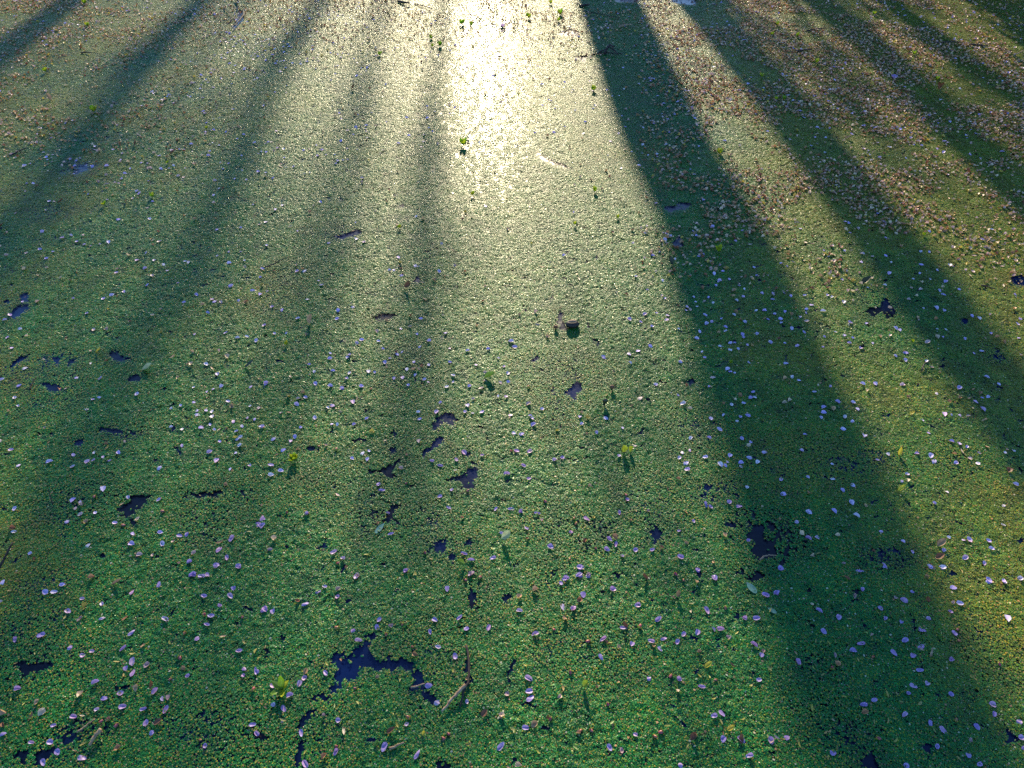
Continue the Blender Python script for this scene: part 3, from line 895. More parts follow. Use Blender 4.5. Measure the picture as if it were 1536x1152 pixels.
PT += pts(1136, 576, (325, 58), (380, 145), (378, 177), (362, 203), (270, 303), (252, 392), (37, 405), (430, 472), (133, 558), (287, 548), (430, 556), (145, 648), (485, 622), (545, 592), (538, 695), (435, 743), (292, 752), (565, 770), (222, 803), (290, 900), (340, 893), (705, 860), (492, 1045), (585, 1085), (728, 1055), (128, 1073), (832, 917), (887, 975), (985, 1060), (1060, 1065), (1068, 967), (1095, 893), (1183, 908), (1213, 905), (1325, 912), (1342, 960), (1187, 1010), (1297, 1042), (1505, 1132), (1325, 1140), (1410, 1143), (1412, 710), (1480, 588), (1408, 823), (1012, 698), (1085, 630), (827, 568), (855, 530), (747, 415), (685, 448), (913, 412), (990, 425), (1012, 455), (1137, 465), (1218, 440), (1265, 470), (1270, 408), (1420, 405), (1470, 393), (1112, 340), (1155, 355), (1200, 372), (610, 310), (490, 272), (500, 200), (540, 225), (572, 153), (548, 118), (457, 115), (602, 10), (675, 8), (830, 12), (1028, 65), (945, 220), (982, 292), (1072, 185), (1110, 190), (1160, 190), (1290, 155), (1253, 112), (1320, 85), (1290, 88), (1157, 33), (1385, 12))
PT += pts(768, 288, (828, 75), (775, 205), (765, 248), (870, 245), (890, 248), (912, 265), (810, 377), (848, 352), (937, 395), (865, 518), (1075, 376), (1100, 365), (1060, 262), (1040, 235), (1285, 290), (1195, 430), (1213, 467), (1163, 478), (1190, 525), (1248, 513), (1170, 548), (1305, 550), (1335, 568), (1330, 612), (1290, 635), (1130, 617), (1105, 640), (1155, 650), (1045, 615), (1055, 643), (1065, 668), (1005, 672), (1000, 692), (1023, 688), (862, 607), (880, 622), (830, 707), (895, 720), (890, 745), (765, 715), (778, 575), (712, 497), (1107, 720), (1203, 737), (1147, 758), (1118, 768), (1337, 760), (1227, 790), (1228, 812), (1078, 815), (1063, 855), (1322, 833), (1407, 828), (1485, 877), (1253, 880), (1280, 878), (1353, 892), (1300, 912), (1252, 922), (1200, 898), (1092, 928), (1107, 964), (968, 990), (1240, 1030), (1255, 1048), (1280, 1052), (1155, 1078), (678, 995), (825, 1120), (1360, 995), (1437, 590), (1500, 593), (1498, 628), (1450, 693), (1510, 713), (805, 785), (740, 760), (725, 925), (675, 745), (795, 900), (1408, 492), (1390, 445))
PT += pts(1136, 288, (425, 322), (380, 345), (405, 382), (500, 348), (520, 190), (575, 220), (530, 245), (735, 275), (600, 367), (660, 382), (735, 378), (595, 412), (765, 415), (755, 480), (937, 350), (985, 355), (892, 510), (932, 478), (730, 547), (990, 510), (935, 570), (865, 628), (1045, 575), (1068, 600), (1068, 692), (952, 680), (1025, 678), (985, 238), (1030, 460), (1195, 455), (1080, 527), (1160, 570), (1270, 738), (1230, 725), (1490, 770), (1340, 825), (1500, 850), (1190, 855), (1060, 845), (1030, 800), (1085, 805), (815, 805), (790, 795), (590, 910), (660, 880), (523, 880), (545, 850), (495, 835), (445, 817), (383, 843), (265, 818), (195, 795), (135, 760), (130, 742), (97, 712), (155, 700), (38, 693), (225, 897), (155, 882), (72, 877), (195, 1075), (600, 1115), (830, 1120), (675, 1112), (850, 935), (790, 955), (845, 980), (970, 985), (1000, 1020), (1240, 940), (1290, 925), (1315, 1078), (1155, 1140), (485, 515), (425, 615), (400, 605), (310, 660), (280, 685), (240, 730), (280, 755), (375, 697), (495, 645), (625, 765), (25, 592), (90, 597), (150, 592), (85, 630), (270, 605))
PT += pts(0, 288, (1240, 640), (1275, 645), (1225, 630), (1135, 603), (1063, 645), (1200, 703), (1500, 600), (1380, 635), (718, 585), (650, 605), (600, 625), (505, 710), (853, 548), (880, 493), (840, 450), (968, 465), (795, 405), (892, 405), (945, 427), (847, 360), (527, 320), (490, 312), (447, 295), (362, 275), (235, 340), (160, 362), (310, 355), (273, 393), (1090, 417), (1325, 420), (1390, 355), (1320, 352), (1410, 405), (1190, 1005), (1370, 852), (1425, 843), (1305, 822), (1125, 828), (1280, 1130), (545, 803), (120, 797), (50, 850), (75, 910), (150, 1025), (35, 747), (20, 1090), (115, 1130), (445, 1080), (1120, 1135), (1515, 453))
PT += pts(384, 288, (50, 780), (110, 825), (178, 823), (243, 740), (300, 628), (362, 522), (380, 547), (475, 693), (467, 742), (25, 600), (68, 580), (28, 502), (238, 468), (62, 1110), (430, 940), (308, 1005), (338, 1045), (530, 965), (540, 950), (430, 970), (585, 880), (612, 862), (708, 870), (733, 912), (843, 930), (815, 945), (775, 970), (745, 993), (910, 987), (945, 900), (995, 1005), (870, 1030), (650, 1045), (685, 1050), (540, 1055), (525, 1085), (430, 1130), (495, 1140), (610, 1130), (877, 1122), (797, 1083), (845, 1078), (920, 1065), (970, 1090), (1118, 990), (1095, 825), (998, 868), (930, 830), (950, 740), (835, 797), (560, 673), (1270, 1005), (1135, 1068), (1395, 968), (1220, 925), (1115, 910), (1320, 1050), (1410, 1108), (1455, 1103), (1450, 1055), (1430, 1015), (1490, 903), (840, 490), (795, 460), (770, 460), (935, 440), (820, 385))

PW = sorted((G(*p) for p in PT), key=lambda v: v.length_squared)
r = np.random.default_rng(21)
objs, words = [], []
for k, p in enumerate(PW[:300]):
    old = r.random() < .09
    if old:
        me, wd = PETALS_OLD[k % 4], 'withered pinkish'
    else:
        q = int(r.choice([0, 0, 0, 1, 1, 4, 4, 2, 3, 5, 5, 6, 9, 7]))
        me, wd = PETALS[q], KIND_WORD[q % 5] + ' lilac'
    o = add('petal', me, (p.x, p.y, rest_z(p)), (r.normal(0, .14), r.normal(0, .14), r.uniform(0, 6.283)), (float(r.uniform(.52, 1.06)), float(r.uniform(.58, 1.02)), float(r.uniform(.5, 1.15))))
    tag(o, None, 'petal', 'petals fallen on the duckweed')
    objs.append(o)
    words.append(shade_word(p) + ' ' + wd)
rank_labels(objs, 'petal', words)


# ------------------------------------------------------------------ further petals and bits, too many to count
def bake_scatter(name, fns, P, sizes, cols, tilt, seed, nu=5, nv=4, zs=None):
    r = np.random.default_rng(seed)
    V, Fc, C = [], [], []
    base_f = [(i * nv + j, (i + 1) * nv + j, (i + 1) * nv + j + 1, i * nv + j + 1) for i in range(nu - 1) for j in range(nv - 1)]
    shapes = [np.array([f(-1 + 2 * i / (nu - 1), -1 + 2 * j / (nv - 1)) for i in range(nu) for j in range(nv)]) for f in fns]
    VV, CC = [], []
    for k, (x_, y_) in enumerate(P):
        sh = shapes[r.integers(len(shapes))] * sizes[k]
        M = np.array(Matrix.Rotation(r.uniform(0, 6.283), 3, 'Z') @ Matrix.Rotation(r.normal(0, tilt), 3, 'X') @ Matrix.Rotation(r.normal(0, tilt), 3, 'Y'))
        VV.append(sh @ M.T + np.array((x_, y_, zs[k] if zs is not None else Z_MAT)))
        CC.append(np.tile(cols[k], (nu * nv, 1)))
        q = k * nu * nv
        Fc += [tuple(q + t for t in f) for f in base_f]
    V, C = np.vstack(VV), np.vstack(CC)
    me = mesh_from(name, V, Fc, M_STUFF)
    at = me.attributes.new('tint', 'FLOAT_COLOR', 'POINT')
    at.data.foreach_set('color', np.c_[C, np.ones(len(C))].astype(np.float32).ravel())
    return add(name, me)


def random_in(n_, dens, seed):
    """n_ points on the pond inside the picture, thinned by dens(px, py, x, y) in 0..1"""
    r = np.random.default_rng(seed)
    out = []
    while len(out) < n_:
        x_, y_ = r.uniform(-5.2, 5.2, 20000), r.uniform(.4, 7.2, 20000)
        px, py = to_px(x_, y_)
        ok = (np.abs(x_) < .72 * np.hypot(y_, H) + .5) & (r.random(20000) < dens(px, py, x_, y_))
        out += list(zip(x_[ok], y_[ok]))
    return out[:n_]


rest = [(p.x, p.y) for p in PW[300:]]
# beyond the traced reach petals lie thickest in drifts
far = random_in(2600, lambda px, py, x_, y_: np.where(py < 330, np.clip((330 - py) / 140, 0, 1), 0.0) * np.clip((fbm(x_, y_, .5, 12) - .32) * 3, 0.05, 1)
                * np.where((px > 560) & (px < 960), .35, 1) * np.where(np.abs(px - 300) < 320, 1.0, .8), 31)
mid = random_in(140, lambda px, py, x_, y_: np.where((py > 300) & (py < 620), .8, .0) * np.where((px > 1050) | (px < 420), 1, .4), 32)
alls = rest + far + mid
r = np.random.default_rng(33)
base = np.array([(.58, .44, .80), (.68, .56, .82), (.72, .48, .72), (.80, .70, .80), (.66, .46, .44)])
cols = base[r.choice(5, len(alls), p=[.3, .28, .16, .16, .10])] * r.uniform(.8, 1.1, (len(alls), 1))
tag(bake_scatter('petal_scatter', [petal_fn(q, 90 + q) for q in (0, 1, 2, 4)], alls, np.r_[r.uniform(.55, 1.0, len(rest)), r.uniform(.5, 1.1, len(far) + len(mid))], cols, .16, 34),
    'countless smaller lilac petals strewn over the farther duckweed', 'petals', None, 'stuff')


def brown_density(px, py, x_, y_):
    drift = np.clip((fbm(x_, y_, .34, 15) - .37) * 7, 0.05, 1)
    right = np.clip((px - 950) / 90, 0, 1) * np.clip((450 - py) / 130, 0, 1)
    top = np.clip((110 - py) / 110, 0, 1) * .35
    left = np.clip((380 - px) / 250, 0, 1) * np.clip((290 - py) / 120, 0, 1) * .35
    lit = np.clip(right * drift + top * drift + left * drift + .012, 0, 1)
    return np.where(x_ * P_HAT[0] + y_ * P_HAT[1] > 3.4, lit * .15, lit)  # litter thinned inside the bush shadow to darken that corner


bits = random_in(52000, brown_density, 35)
base = np.array([(.44, .22, .10), (.56, .34, .18), (.30, .11, .05), (.66, .50, .34), (.64, .42, .36), (.54, .40, .07)])
cols = base[r.choice(6, len(bits), p=[.22, .27, .12, .17, .14, .08])] * r.uniform(.7, 1.25, (len(bits), 1))
tag(bake_scatter('petal_litter', [petal_fn(1, 3, .0058, .0036), petal_fn(4, 4, .0062, .0042), leaflet_fn(5), petal_fn(0, 6, .005, .004)], bits, r.uniform(.65, 1.75, len(bits)), cols, .3, 36, 4, 4),
    'brown withered petals and scales drifted thickly near the bank', 'litter', None, 'stuff')

specks = random_in(6500, lambda px, py, x_, y_: .25 + .75 * np.clip((fbm(x_, y_, .4, 18) - .4) * 5, 0, 1), 37)
base = np.array([(.40, .42, .07), (.46, .34, .10), (.26, .36, .08), (.40, .16, .08), (.34, .20, .12)])
cols = base[r.choice(5, len(specks), p=[.38, .2, .16, .12, .14])] * r.uniform(.7, 1.15, (len(specks), 1))
tag(bake_scatter('leaflet_scatter', [leaflet_fn(k) for k in range(5)], specks, r.uniform(.35, .8, len(specks)), cols, .2, 38, 4, 3),
    'tiny yellow and rusty leaf scraps speckling the duckweed', 'leaf scraps', None, 'stuff')

# ------------------------------------------------------------------ leaflets traced one by one
LT = []
LT += pts(0, 852, (205, 283), (382, 295), (487, 248), (705, 270), (800, 170), (790, 327), (908, 417), (768, 480), (768, 505), (677, 552), (1015, 592), (1345, 437), (985, 440), (1410, 435), (1475, 488), (1500, 525), (460, 620), (722, 628), (160, 940), (355, 938), (225, 885), (492, 1020), (595, 1005), (515, 850), (145, 795), (75, 768), (1405, 900), (1487, 1115), (1450, 1035), (65, 140), (538, 130), (210, 505), (1045, 97), (400, 155), (318, 95), (440, 185))
LT += pts(384, 852, (22, 525), (410, 560), (340, 290), (1000, 180), (1135, 600), (752, 605), (455, 805), (420, 970), (697, 1015), (160, 885), (1250, 395), (1480, 940), (1352, 768), (1195, 165), (1300, 200), (1450, 970), (50, 745), (915, 45), (295, 325), (60, 465), (830, 655), (540, 905), (590, 785), (10, 935), (980, 960), (815, 915), (290, 1065))
LT += pts(768, 852, (103, 568), (75, 570), (600, 325), (565, 440), (375, 520), (190, 310), (1075, 630), (1135, 640), (1125, 565), (1480, 590), (1290, 385), (1200, 895), (1325, 880), (1260, 930), (1370, 690), (575, 900), (160, 875), (10, 940), (150, 975), (365, 1045), (145, 1060), (145, 1130), (740, 980), (1005, 1035), (890, 915), (1160, 765), (490, 690), (295, 700), (150, 640), (465, 85), (525, 125), (795, 345), (910, 370), (100, 190), (750, 205), (1030, 215), (390, 460), (860, 405))
LT += pts(1136, 852, (1195, 38), (1495, 105), (985, 230), (1210, 300), (1270, 325), (1330, 195), (70, 255), (65, 590), (575, 540), (755, 435), (795, 735), (820, 780), (930, 790), (740, 735), (665, 895), (745, 890), (1010, 945), (410, 950), (385, 960), (230, 1020), (790, 1005), (490, 750), (370, 625), (310, 815), (205, 440), (330, 430), (405, 440), (500, 95), (445, 145), (610, 210), (685, 265), (660, 228), (525, 305), (355, 190), (1220, 635), (1240, 645), (1150, 1105), (400, 1100))
LT += pts(0, 576, (380, 375), (435, 340), (320, 360), (265, 385), (210, 295), (262, 235), (70, 180), (85, 60), (450, 600), (385, 575), (245, 595), (625, 378), (805, 180), (1440, 860), (1465, 945), (965, 1010), (395, 1040), (805, 960), (1030, 355), (1180, 520))
LT += pts(384, 576, (350, 270), (345, 350), (480, 765), (260, 660), (110, 870), (265, 540), (1010, 1020), (920, 1105), (1360, 960), (560, 380), (290, 740), (740, 1120), (640, 995), (1440, 355))
LT += pts(768, 576, (600, 835), (990, 690), (1040, 1035), (1225, 960), (400, 570), (270, 580), (90, 1080), (985, 740), (1240, 940), (380, 880), (930, 770), (180, 1050))
LT += pts(1136, 576, (1020, 550), (885, 570), (430, 1010), (520, 945), (475, 945), (345, 985), (340, 850), (995, 380), (920, 540), (1120, 835), (1440, 830), (640, 380), (1000, 800), (1170, 1090), (885, 180), (710, 625))
objs, words = [], []
r = np.random.default_rng(51)
for k, pp in enumerate(LT):
    p = G(*pp)
    o = add('leaflet', LEAFLETS[r.integers(8)], (p.x, p.y, Z_MAT + .001), (r.normal(0, .2), r.normal(0, .2), r.uniform(0, 6.283)), float(r.uniform(.75, 1.35)))
    tag(o, None, 'leaflet', 'small leaflets on the duckweed')
    objs.append(o)
    words.append(shade_word(p) + ' narrow yellowish')
rank_labels(objs, 'leaflet', words)

# ------------------------------------------------------------------ red buds
BT = []
BT += pts(384, 576, (665, 40), (365, 370), (465, 388), (867, 420), (868, 582), (182, 750), (1470, 398), (975, 982), (1190, 995), (1220, 628), (475, 1043))
BT += pts(768, 576, (190, 687), (683, 797), (355, 785), (368, 815), (480, 957), (655, 650), (940, 1105), (985, 1140), (330, 1020), (95, 28))
BT += pts(384, 852, (845, 335), (752, 393), (1208, 80), (1290, 65), (470, 355), (880, 870), (575, 703), (465, 1035), (1080, 990), (1110, 965), (905, 465))
BT += pts(768, 852, (437, 433), (735, 347), (1225, 240), (1170, 655), (455, 945), (395, 945), (220, 877), (1050, 970), (240, 365), (335, 610), (550, 793), (910, 633), (820, 980), (855, 955))
BT += pts(0, 852, (988, 650), (1043, 528), (1185, 280), (1465, 708), (1070, 385), (635, 880), (680, 915), (590, 895), (1400, 293), (1160, 1000))
BT += pts(1136, 852, (1145, 365), (1155, 430), (1135, 885), (1385, 563), (660, 520), (428, 585), (350, 1000), (690, 990))
BT += pts(0, 576, (715, 825), (550, 660), (1310, 265), (945, 745))
objs, words = [], []
for k, pp in enumerate(BT):
    p = G(*pp)
    sc = float(r.uniform(.85, 1.35))
    root = add('flower_bud', BUD, (p.x, p.y, Z_MAT + .0022 * sc), (r.uniform(1.1, 1.9), 0, r.uniform(0, 6.283)), sc)
    add('calyx', CALYX, parent=root)
    tag(root, None, 'bud', 'fallen flower buds')
    objs.append(root)
    words.append(shade_word(p) + ' small reddish')
rank_labels(objs, 'bud', words)


# ------------------------------------------------------------------ rosettes of floating plants
def mpp(py):
    return H / math.sin(PITCH + math.atan((py - 576) / F)) * math.cos(math.atan((py - 576) / F)) / F


ROS_LEAF = [leaf_mesh(M_ROSETTE, 70 + k, .5, .9 - .2 * k, .55) for k in range(3)]


def rosette(px, py, wpx, label, n_=7, mat=None, upright=.5):
    p = G(px, py)
    L_ = wpx * mpp(py) * .78
    root = tag(add('rosette_plant', None, (p.x, p.y, Z_MAT)), label, 'water plant', 'floating rosettes')
    for k in range(n_):
        a = 6.283 * k / n_ + r.uniform(-.3, .3)
        me = ROS_LEAF[k % 3] if mat is None else mat[k % len(mat)]
        add('leaf', me, (0, 0, .002), (r.normal(0, .15), -upright * r.uniform(.6, 1.3), a), L_ * float(r.uniform(.8, 1.1)), root)
    return root


for px, py, w_, lab in [
    (142, 170, 15, 'bright lime rosette alone at the edge of the slender shadow'),
    (695, 220, 15, 'green rosette standing alone in the middle of the glare'),
    (890, 138, 11, 'dark green rosette on the edge of the broad shadow'),
    (862, 340, 9, 'small yellow-green sprig in the pale glare above the nut shell'),
    (1077, 380, 16, 'vivid green rosette shaded by the broad tree shadow'),
    (1079, 233, 13, 'golden-lit rosette in the sunlit strip between two shadows'),
    (1142, 118, 10, 'dark green rosette in the second tree shadow'),
    (1163, 152, 9, 'first of a pair of green rosettes beside the second shadow'),
    (1175, 152, 9, 'second of a pair of green rosettes, nearer the brown litter'),
    (709, 295, 9, 'dark green tuft with a blue shadow on the pale glare'),
    (892, 290, 11, 'dark clump at the border of glare and broad shadow'),
    (926, 330, 8, 'tiny dark tuft on the edge of the broad shadow'),
    (660, 71, 11, 'green rosette, largest of three near the far glare'),
    (647, 60, 8, 'olive rosette beside the far glare trio'),
    (649, 72, 7, 'small green rosette touching its larger neighbour in the far glare'),
    (570, 85, 9, 'green sprig tipped with a twig near the far glare'),
    (693, 38, 12, 'golden upright tuft backlit in the far glare'),
    (707, 40, 8, 'short yellow tuft next to the golden upright one'),
    (840, 24, 13, 'yellow spiky tuft backlit beside the broad shadow'),
    (838, 34, 8, 'small lime tuft right before the yellow spiky one'),
    (793, 29, 11, 'lime tuft in the far glare, between two golden ones'),
    (826, 8, 8, 'yellow sprig at the far edge of the glare'),
    (70, 110, 10, 'flat yellow rosette in the petal-flecked far reach'),
    (128, 8, 11, 'long yellow rosette beside the far slim shadow'),
    (132, 41, 8, 'small yellow rosette beyond the far slim shadow'),
    (158, 310, 9, 'yellow rosette among scattered white petals'),
    (230, 298, 10, 'lime rosette among scattered white petals'),
    (431, 520, 9, 'lime sprig in the blurred shadow near the dark wet leaf'),
    (1095, 548, 8, 'small green sprig among the blue-lit shaded petals'),
    (1157, 55, 8, 'yellow sprig in the brown litter by the second shadow'),
    (1195, 57, 9, 'lime sprig deeper in the brown litter'),
    (1310, 24, 8, 'yellow rosette among dark litter near the bank'),
    (1224, 97, 10, 'yellow rosette amid rusty litter'),
    (1165, 40, 8, 'lime rosette above the golden strip'),
    (1370, 84, 9, 'yellow rosette at the edge of the bush shade'),
    (1404, 122, 8, 'lime rosette next to the rusty ball of leaf'),
    (443, 693, 18, 'yellow-green tangle of leaflets by lilac petals'),
    (1367, 516, 7, 'bright yellow sprig in the sunlit strip'),
    (1384, 356, 8, 'yellow sprig among white petals beyond the second shadow'),
    (252, 248, 6, 'tiny yellow sprig on the petal-flecked mat'),
    (311, 195, 6, 'tiny lime sprig between two soft shadows'),
    (600, 345, 8, 'dark green sprig in the faint sapling shadow')]:
    rosette(px, py, w_, lab)
for px, py, w_, lab in [(1340, 120, 12, 'violet blossom lying in the shade of the leafy bough'), (754, 42, 9, 'mauve blossom backlit in the far glare')]:
    p = G(px, py)
    root = tag(add('blossom', None, (p.x, p.y, Z_MAT)), lab, 'blossom')
    for k in range(5):
        add('petal', PETALS[(0, 4, 6)[k % 3]], (math.cos(k * 1.257) * .012, math.sin(k * 1.257) * .012, .006), (0, -.7, k * 1.257), w_ * mpp(py) / .036, root)

# ------------------------------------------------------------------ single leaves
LEAF_ID = [0]


def leaf(px, py, lpx, mat, rz, tilt, label, fold=.25, curl=.4, aspect=.45, stalk=False, roll=0.0, up=0.0, name='fallen_leaf'):
    LEAF_ID[0] += 1
    p = G(px, py)
    L_ = lpx * mpp(py)
    root = add(name, leaf_mesh(mat, 500 + LEAF_ID[0], fold, curl, aspect), (p.x, p.y, Z_MAT + up), (roll, -tilt, rz), L_)
    # rz is the direction the tip points, 0 = to the side, pi/2 = away from the viewer
    c = Vector((math.cos(rz), math.sin(rz), 0)) * L_ * .5 * math.cos(tilt)
    root.location -= c
    if stalk:
        add('stalk', STALK, parent=root)
    return tag(root, label, 'leaf')


leaf(616, 433, 20, M_LEAF_BROWN, .3, .0, 'arched red-brown leaf standing proud beside a small blue gap', .5, 1.4, .5, True, .5, .008)
leaf(470, 485, 17, M_LEAF_TAN, 1.0, .7, 'pale tan leaf standing up like a cone in the blurred shadow', .9, .5, .6, False)
leaf(378, 551, 21, M_LEAF_DARK, .3, .25, 'dark wet leaf with tilted edge, shadow beneath it', .3, .5, .4, True)
leaf(736, 569, 20, M_LEAF_GREEN, .15, .12, 'boat-shaped green leaf with a bright rim in the glare', .8, .5, .55, False)
leaf(763, 808, 24, M_LEAF_LIME, .35, .25, 'crumpled lime leaf propped up among the duckweed', .6, .9, .55, False, .3, .004)
leaf(690, 848, 15, M_LEAF_GREEN, 2.9, .35, 'mossy leaf lifted over its own shadow beside red buds', .5, .6, .7, False, -.3, .004)
leaf(570, 795, 22, M_LEAF_PALE, 1.0, .0, 'pale grey-green leaf lying flat under the surface film', .1, .05, .42, False)
leaf(1126, 884, 22, M_LEAF_PALE, 2.1, .0, 'sunken teal leaf at the foot of the black tattered gap', .1, .05, .55, False)
leaf(1157, 918, 15, M_LEAF_PALE, 2.5, .0, 'smaller teal leaf, fully shaded, below the sunken one', .1, .05, .5, False)
leaf(225, 556, 22, M_LEAF_LIME, .25, .05, 'pale lime leaf curled flat near the dark blue gap', .5, .6, .55, True)
leaf(152, 530, 16, M_LEAF_YELLOW, .1, .25, 'yellow leaf with lifted tip beside a blue gap', .4, .6, .45, False)
leaf(1351, 737, 15, M_LEAF_YELLOW, .3, .5, 'bright yellow pointed leaf throwing a spear-shaped shadow', .4, .5, .5, False)
leaf(1347, 682, 14, M_LEAF_YELLOW, 1.2, .9, 'yellow leaf on a long stalk in the sunlit strip', .5, .3, .45, True)
leaf(1367, 623, 9, M_LEAF_YELLOW, .2, .2, 'small yellow leaf amid sunlit petals', .4, .5, .5, False)
leaf(881, 1030, 18, M_LEAF_GREEN, .5, .5, 'cupped green leaf with yellow edge on the sunny mat', .8, .8, .6, False, 0, .002)
leaf(1003, 396, 16, M_LEAF_DARK, 2.3, .35, 'dark leaf with a trailing stalk inside the broad shadow', .5, .8, .6, True)
leaf(1298, 426, 18, M_LEAF_DARK, .4, .3, 'dark triangular leaf at the edge of the second shadow', .4, .4, .6, False)
leaf(533, 135, 12, M_LEAF_BROWN, .1, .3, 'rust-red leaf standing on the far pale mat', .6, 1.0, .6, False)
leaf(207, 219, 11, M_LEAF_BROWN, .5, .3, 'crumpled brown leaf among the far petals', .6, 1.0, .6, False)
leaf(262, 232, 15, M_LEAF_BROWN, .5, .2, 'orange-brown sliver of leaf near the crumpled brown one', .6, .4, .25, False)
leaf(75, 151, 12, M_LEAF_TAN, 2.5, .4, 'tan curled leaf casting a shadow in the far reach', .6, .9, .6, False)
leaf(1258, 143, 13, M_LEAF_BROWN, .2, .3, 'red-brown leaf on the litter, shaded by the bough', .5, .7, .5, False)
leaf(1272, 210, 11, M_LEAF_TAN, .1, .2, 'orange leaf lying in the patch between two shadows', .5, .5, .45, False)
leaf(1407, 134, 12, M_LEAF_BROWN, 1.2, .5, 'rusty ball of curled leaf on the brown litter', .9, 1.5, .8, False)
leaf(1226, 80, 10, M_LEAF_TAN, .2, .2, 'small orange leaf beside a dark stick in the litter', .5, .5, .5, False)
leaf(1358, 78, 12, M_LEAF_BROWN, 2.8, .2, 'dark red leaf at the rim of the leafy bough shade', .5, .6, .5, False)
leaf(94, 306, 14, M_LEAF_BROWN, .1, .2, 'thin brown leaf scrap by white petals', .5, .5, .4, False)
leaf(5, 343, 14, M_LEAF_BROWN, .1, .2, 'brown leaf at the water-lettuce side of the mat', .5, .5, .45, False)
leaf(193, 305, 9, M_LEAF_TAN, .1, .3, 'rust-coloured curled scrap among white petals', .7, .9, .6, False)
leaf(180, 877, 22, M_LEAF_TAN, .25, .12, 'split tan husk with two prongs, shadow beneath', .7, .5, .3, False)
leaf(1016, 893, 14, M_LEAF_TAN, 1.3, .5, 'bent tan husk standing upright like a hook', .9, .8, .5, False)
leaf(1008, 899, 9, M_LEAF_TAN, 3.0, .1, 'tan husk sliver lying at the foot of the hooked one', .7, .4, .4, False)
leaf(964, 870, 16, M_LEAF_BROWN, 2.9, .15, 'rolled brown leaf with red lining', .9, .9, .5, False)
leaf(237, 1031, 20, M_LEAF_BROWN, .7, .3, 'curled orange leaf resting on a lilac petal', .7, 1.1, .5, False, 0, .006)
leaf(240, 1085, 16, M_LEAF_BROWN, .4, .1, 'dull brown leaf half sunk in the mat', .3, .4, .6, False)
leaf(166, 1081, 12, M_LEAF_TAN, .4, .1, 'small orange-tan leaf near the tan stick', .5, .6, .55, False)
leaf(933, 942, 18, M_LEAF_BROWN, 2.9, .15, 'tan and brown twisted leaf beside a grey petal', .7, 1.0, .5, False)
leaf(727, 1072, 14, M_LEAF_BROWN, .8, .1, 'soaked dark brown leaf sunk in green duckweed', .3, .3, .7, False)
leaf(824, 1080, 10, M_LEAF_BROWN, .1, .3, 'curled orange scrap throwing a green shadow', .8, 1.1, .6, False, 0, .004)
leaf(1410, 818, 18, M_LEAF_TAN, .5, .15, 'cracked orange leaf lying on the sunny litter', .5, .6, .6, False)
leaf(1408, 838, 15, M_LEAF_BROWN, .3, .1, 'brown crumbled leaf beneath the cracked orange one', .4, .5, .7, False)
leaf(588, 1098, 17, M_LEAF_BROWN, .4, .1, 'broken brown leaf by the mossy stick', .4, .5, .5, False)
leaf(566, 1117, 13, M_LEAF_GREEN, 1.0, .2, 'fresh green pointed leaf close to a lilac petal', .5, .4, .5, False)
leaf(638, 1102, 11, M_LEAF_YELLOW, .6, .3, 'yellow leaf curled over a dark speck', .6, .9, .6, False)
leaf(1095, 1000, 14, M_LEAF_BROWN, 2.8, .1, 'thin russet leaf in the soft edge of shade', .5, .8, .3, False)
leaf(1039, 1106, 16, M_LEAF_BROWN, 1.0, .2, 'brown star-like scrap by a blue petal', .5, .9, .6, False)
leaf(1110, 1110, 16, M_LEAF_BROWN, 1.4, .1, 'grey-brown limp leaf on the shadow border', .3, .6, .5, False)
leaf(1062, 1000, 15, M_LEAF_YELLOW, .5, .2, 'yellow folded leaf beside the tan curls', .5, .5, .5, False)
leaf(1096, 1095, 16, M_LEAF_YELLOW, .3, .2, 'yellow leaf cluster scrap near the shadow edge', .5, .7, .5, False)
leaf(1268, 870, 14, M_LEAF_BROWN, 2.8, .1, 'dark reddish leaf sunk in the shade', .4, .4, .4, False)

# the pair of curled yellow leaves standing up, and the leafy sprout
p = G(940, 681)
root = tag(add('fallen_leaf', None, (p.x, p.y, Z_MAT)), 'curled lime-yellow leaf pair standing up with a long shadow', 'leaf')
for k, (dx, rz, ty) in enumerate(((-.012, 1.9, .95), (.010, .5, .7))):
    add('blade', leaf_mesh(M_LEAF_LIME2, 620 + k, .9, .7, .7), (dx, 0, 0), (0, -ty, rz), .034 - .008 * k, root)
add('stalk', STALK, (0, 0, .002), (0, 0, .4), .035, root)
p = G(425, 1037)
root = tag(add('leafy_sprout', None, (p.x, p.y, Z_MAT)), 'leafy green sprout with five spread leaves among lilac petals', 'sprout')
for k, (rz, ty, L_) in enumerate(((1.75, .55, .036), (2.75, .3, .034), (.55, .45, .032), (3.9, .15, .034), (5.0, .1, .030))):
    add('leaf', leaf_mesh(M_LEAF_GREEN if k % 2 else M_ROSETTE, 640 + k, .35, .5, .48), (0, 0, .004), (0, -ty, rz), L_, root)
add('stem', mesh_from('stem', *tube([(0, 0, -.004), (.001, .001, .004), (0, .001, .012)], [.0022, .002, .0012], 7), M_LEAF_GREEN), parent=root)


# ------------------------------------------------------------------ nut shell, buds on stalks
def lathe(prof, sides=16, sq=1.0):
    V, Fc = [], []
    for rr, z in prof:
        for i in range(sides):
            t = 6.28319 * i / sides
            V.append((rr * math.cos(t), rr * math.sin(t) * sq, z))
    for k in range(len(prof) - 1):
        for i in range(sides):
            Fc.append((k * sides + i, k * sides + (i + 1) % sides, (k + 1) * sides + (i + 1) % sides, (k + 1) * sides + i))
    return V, Fc


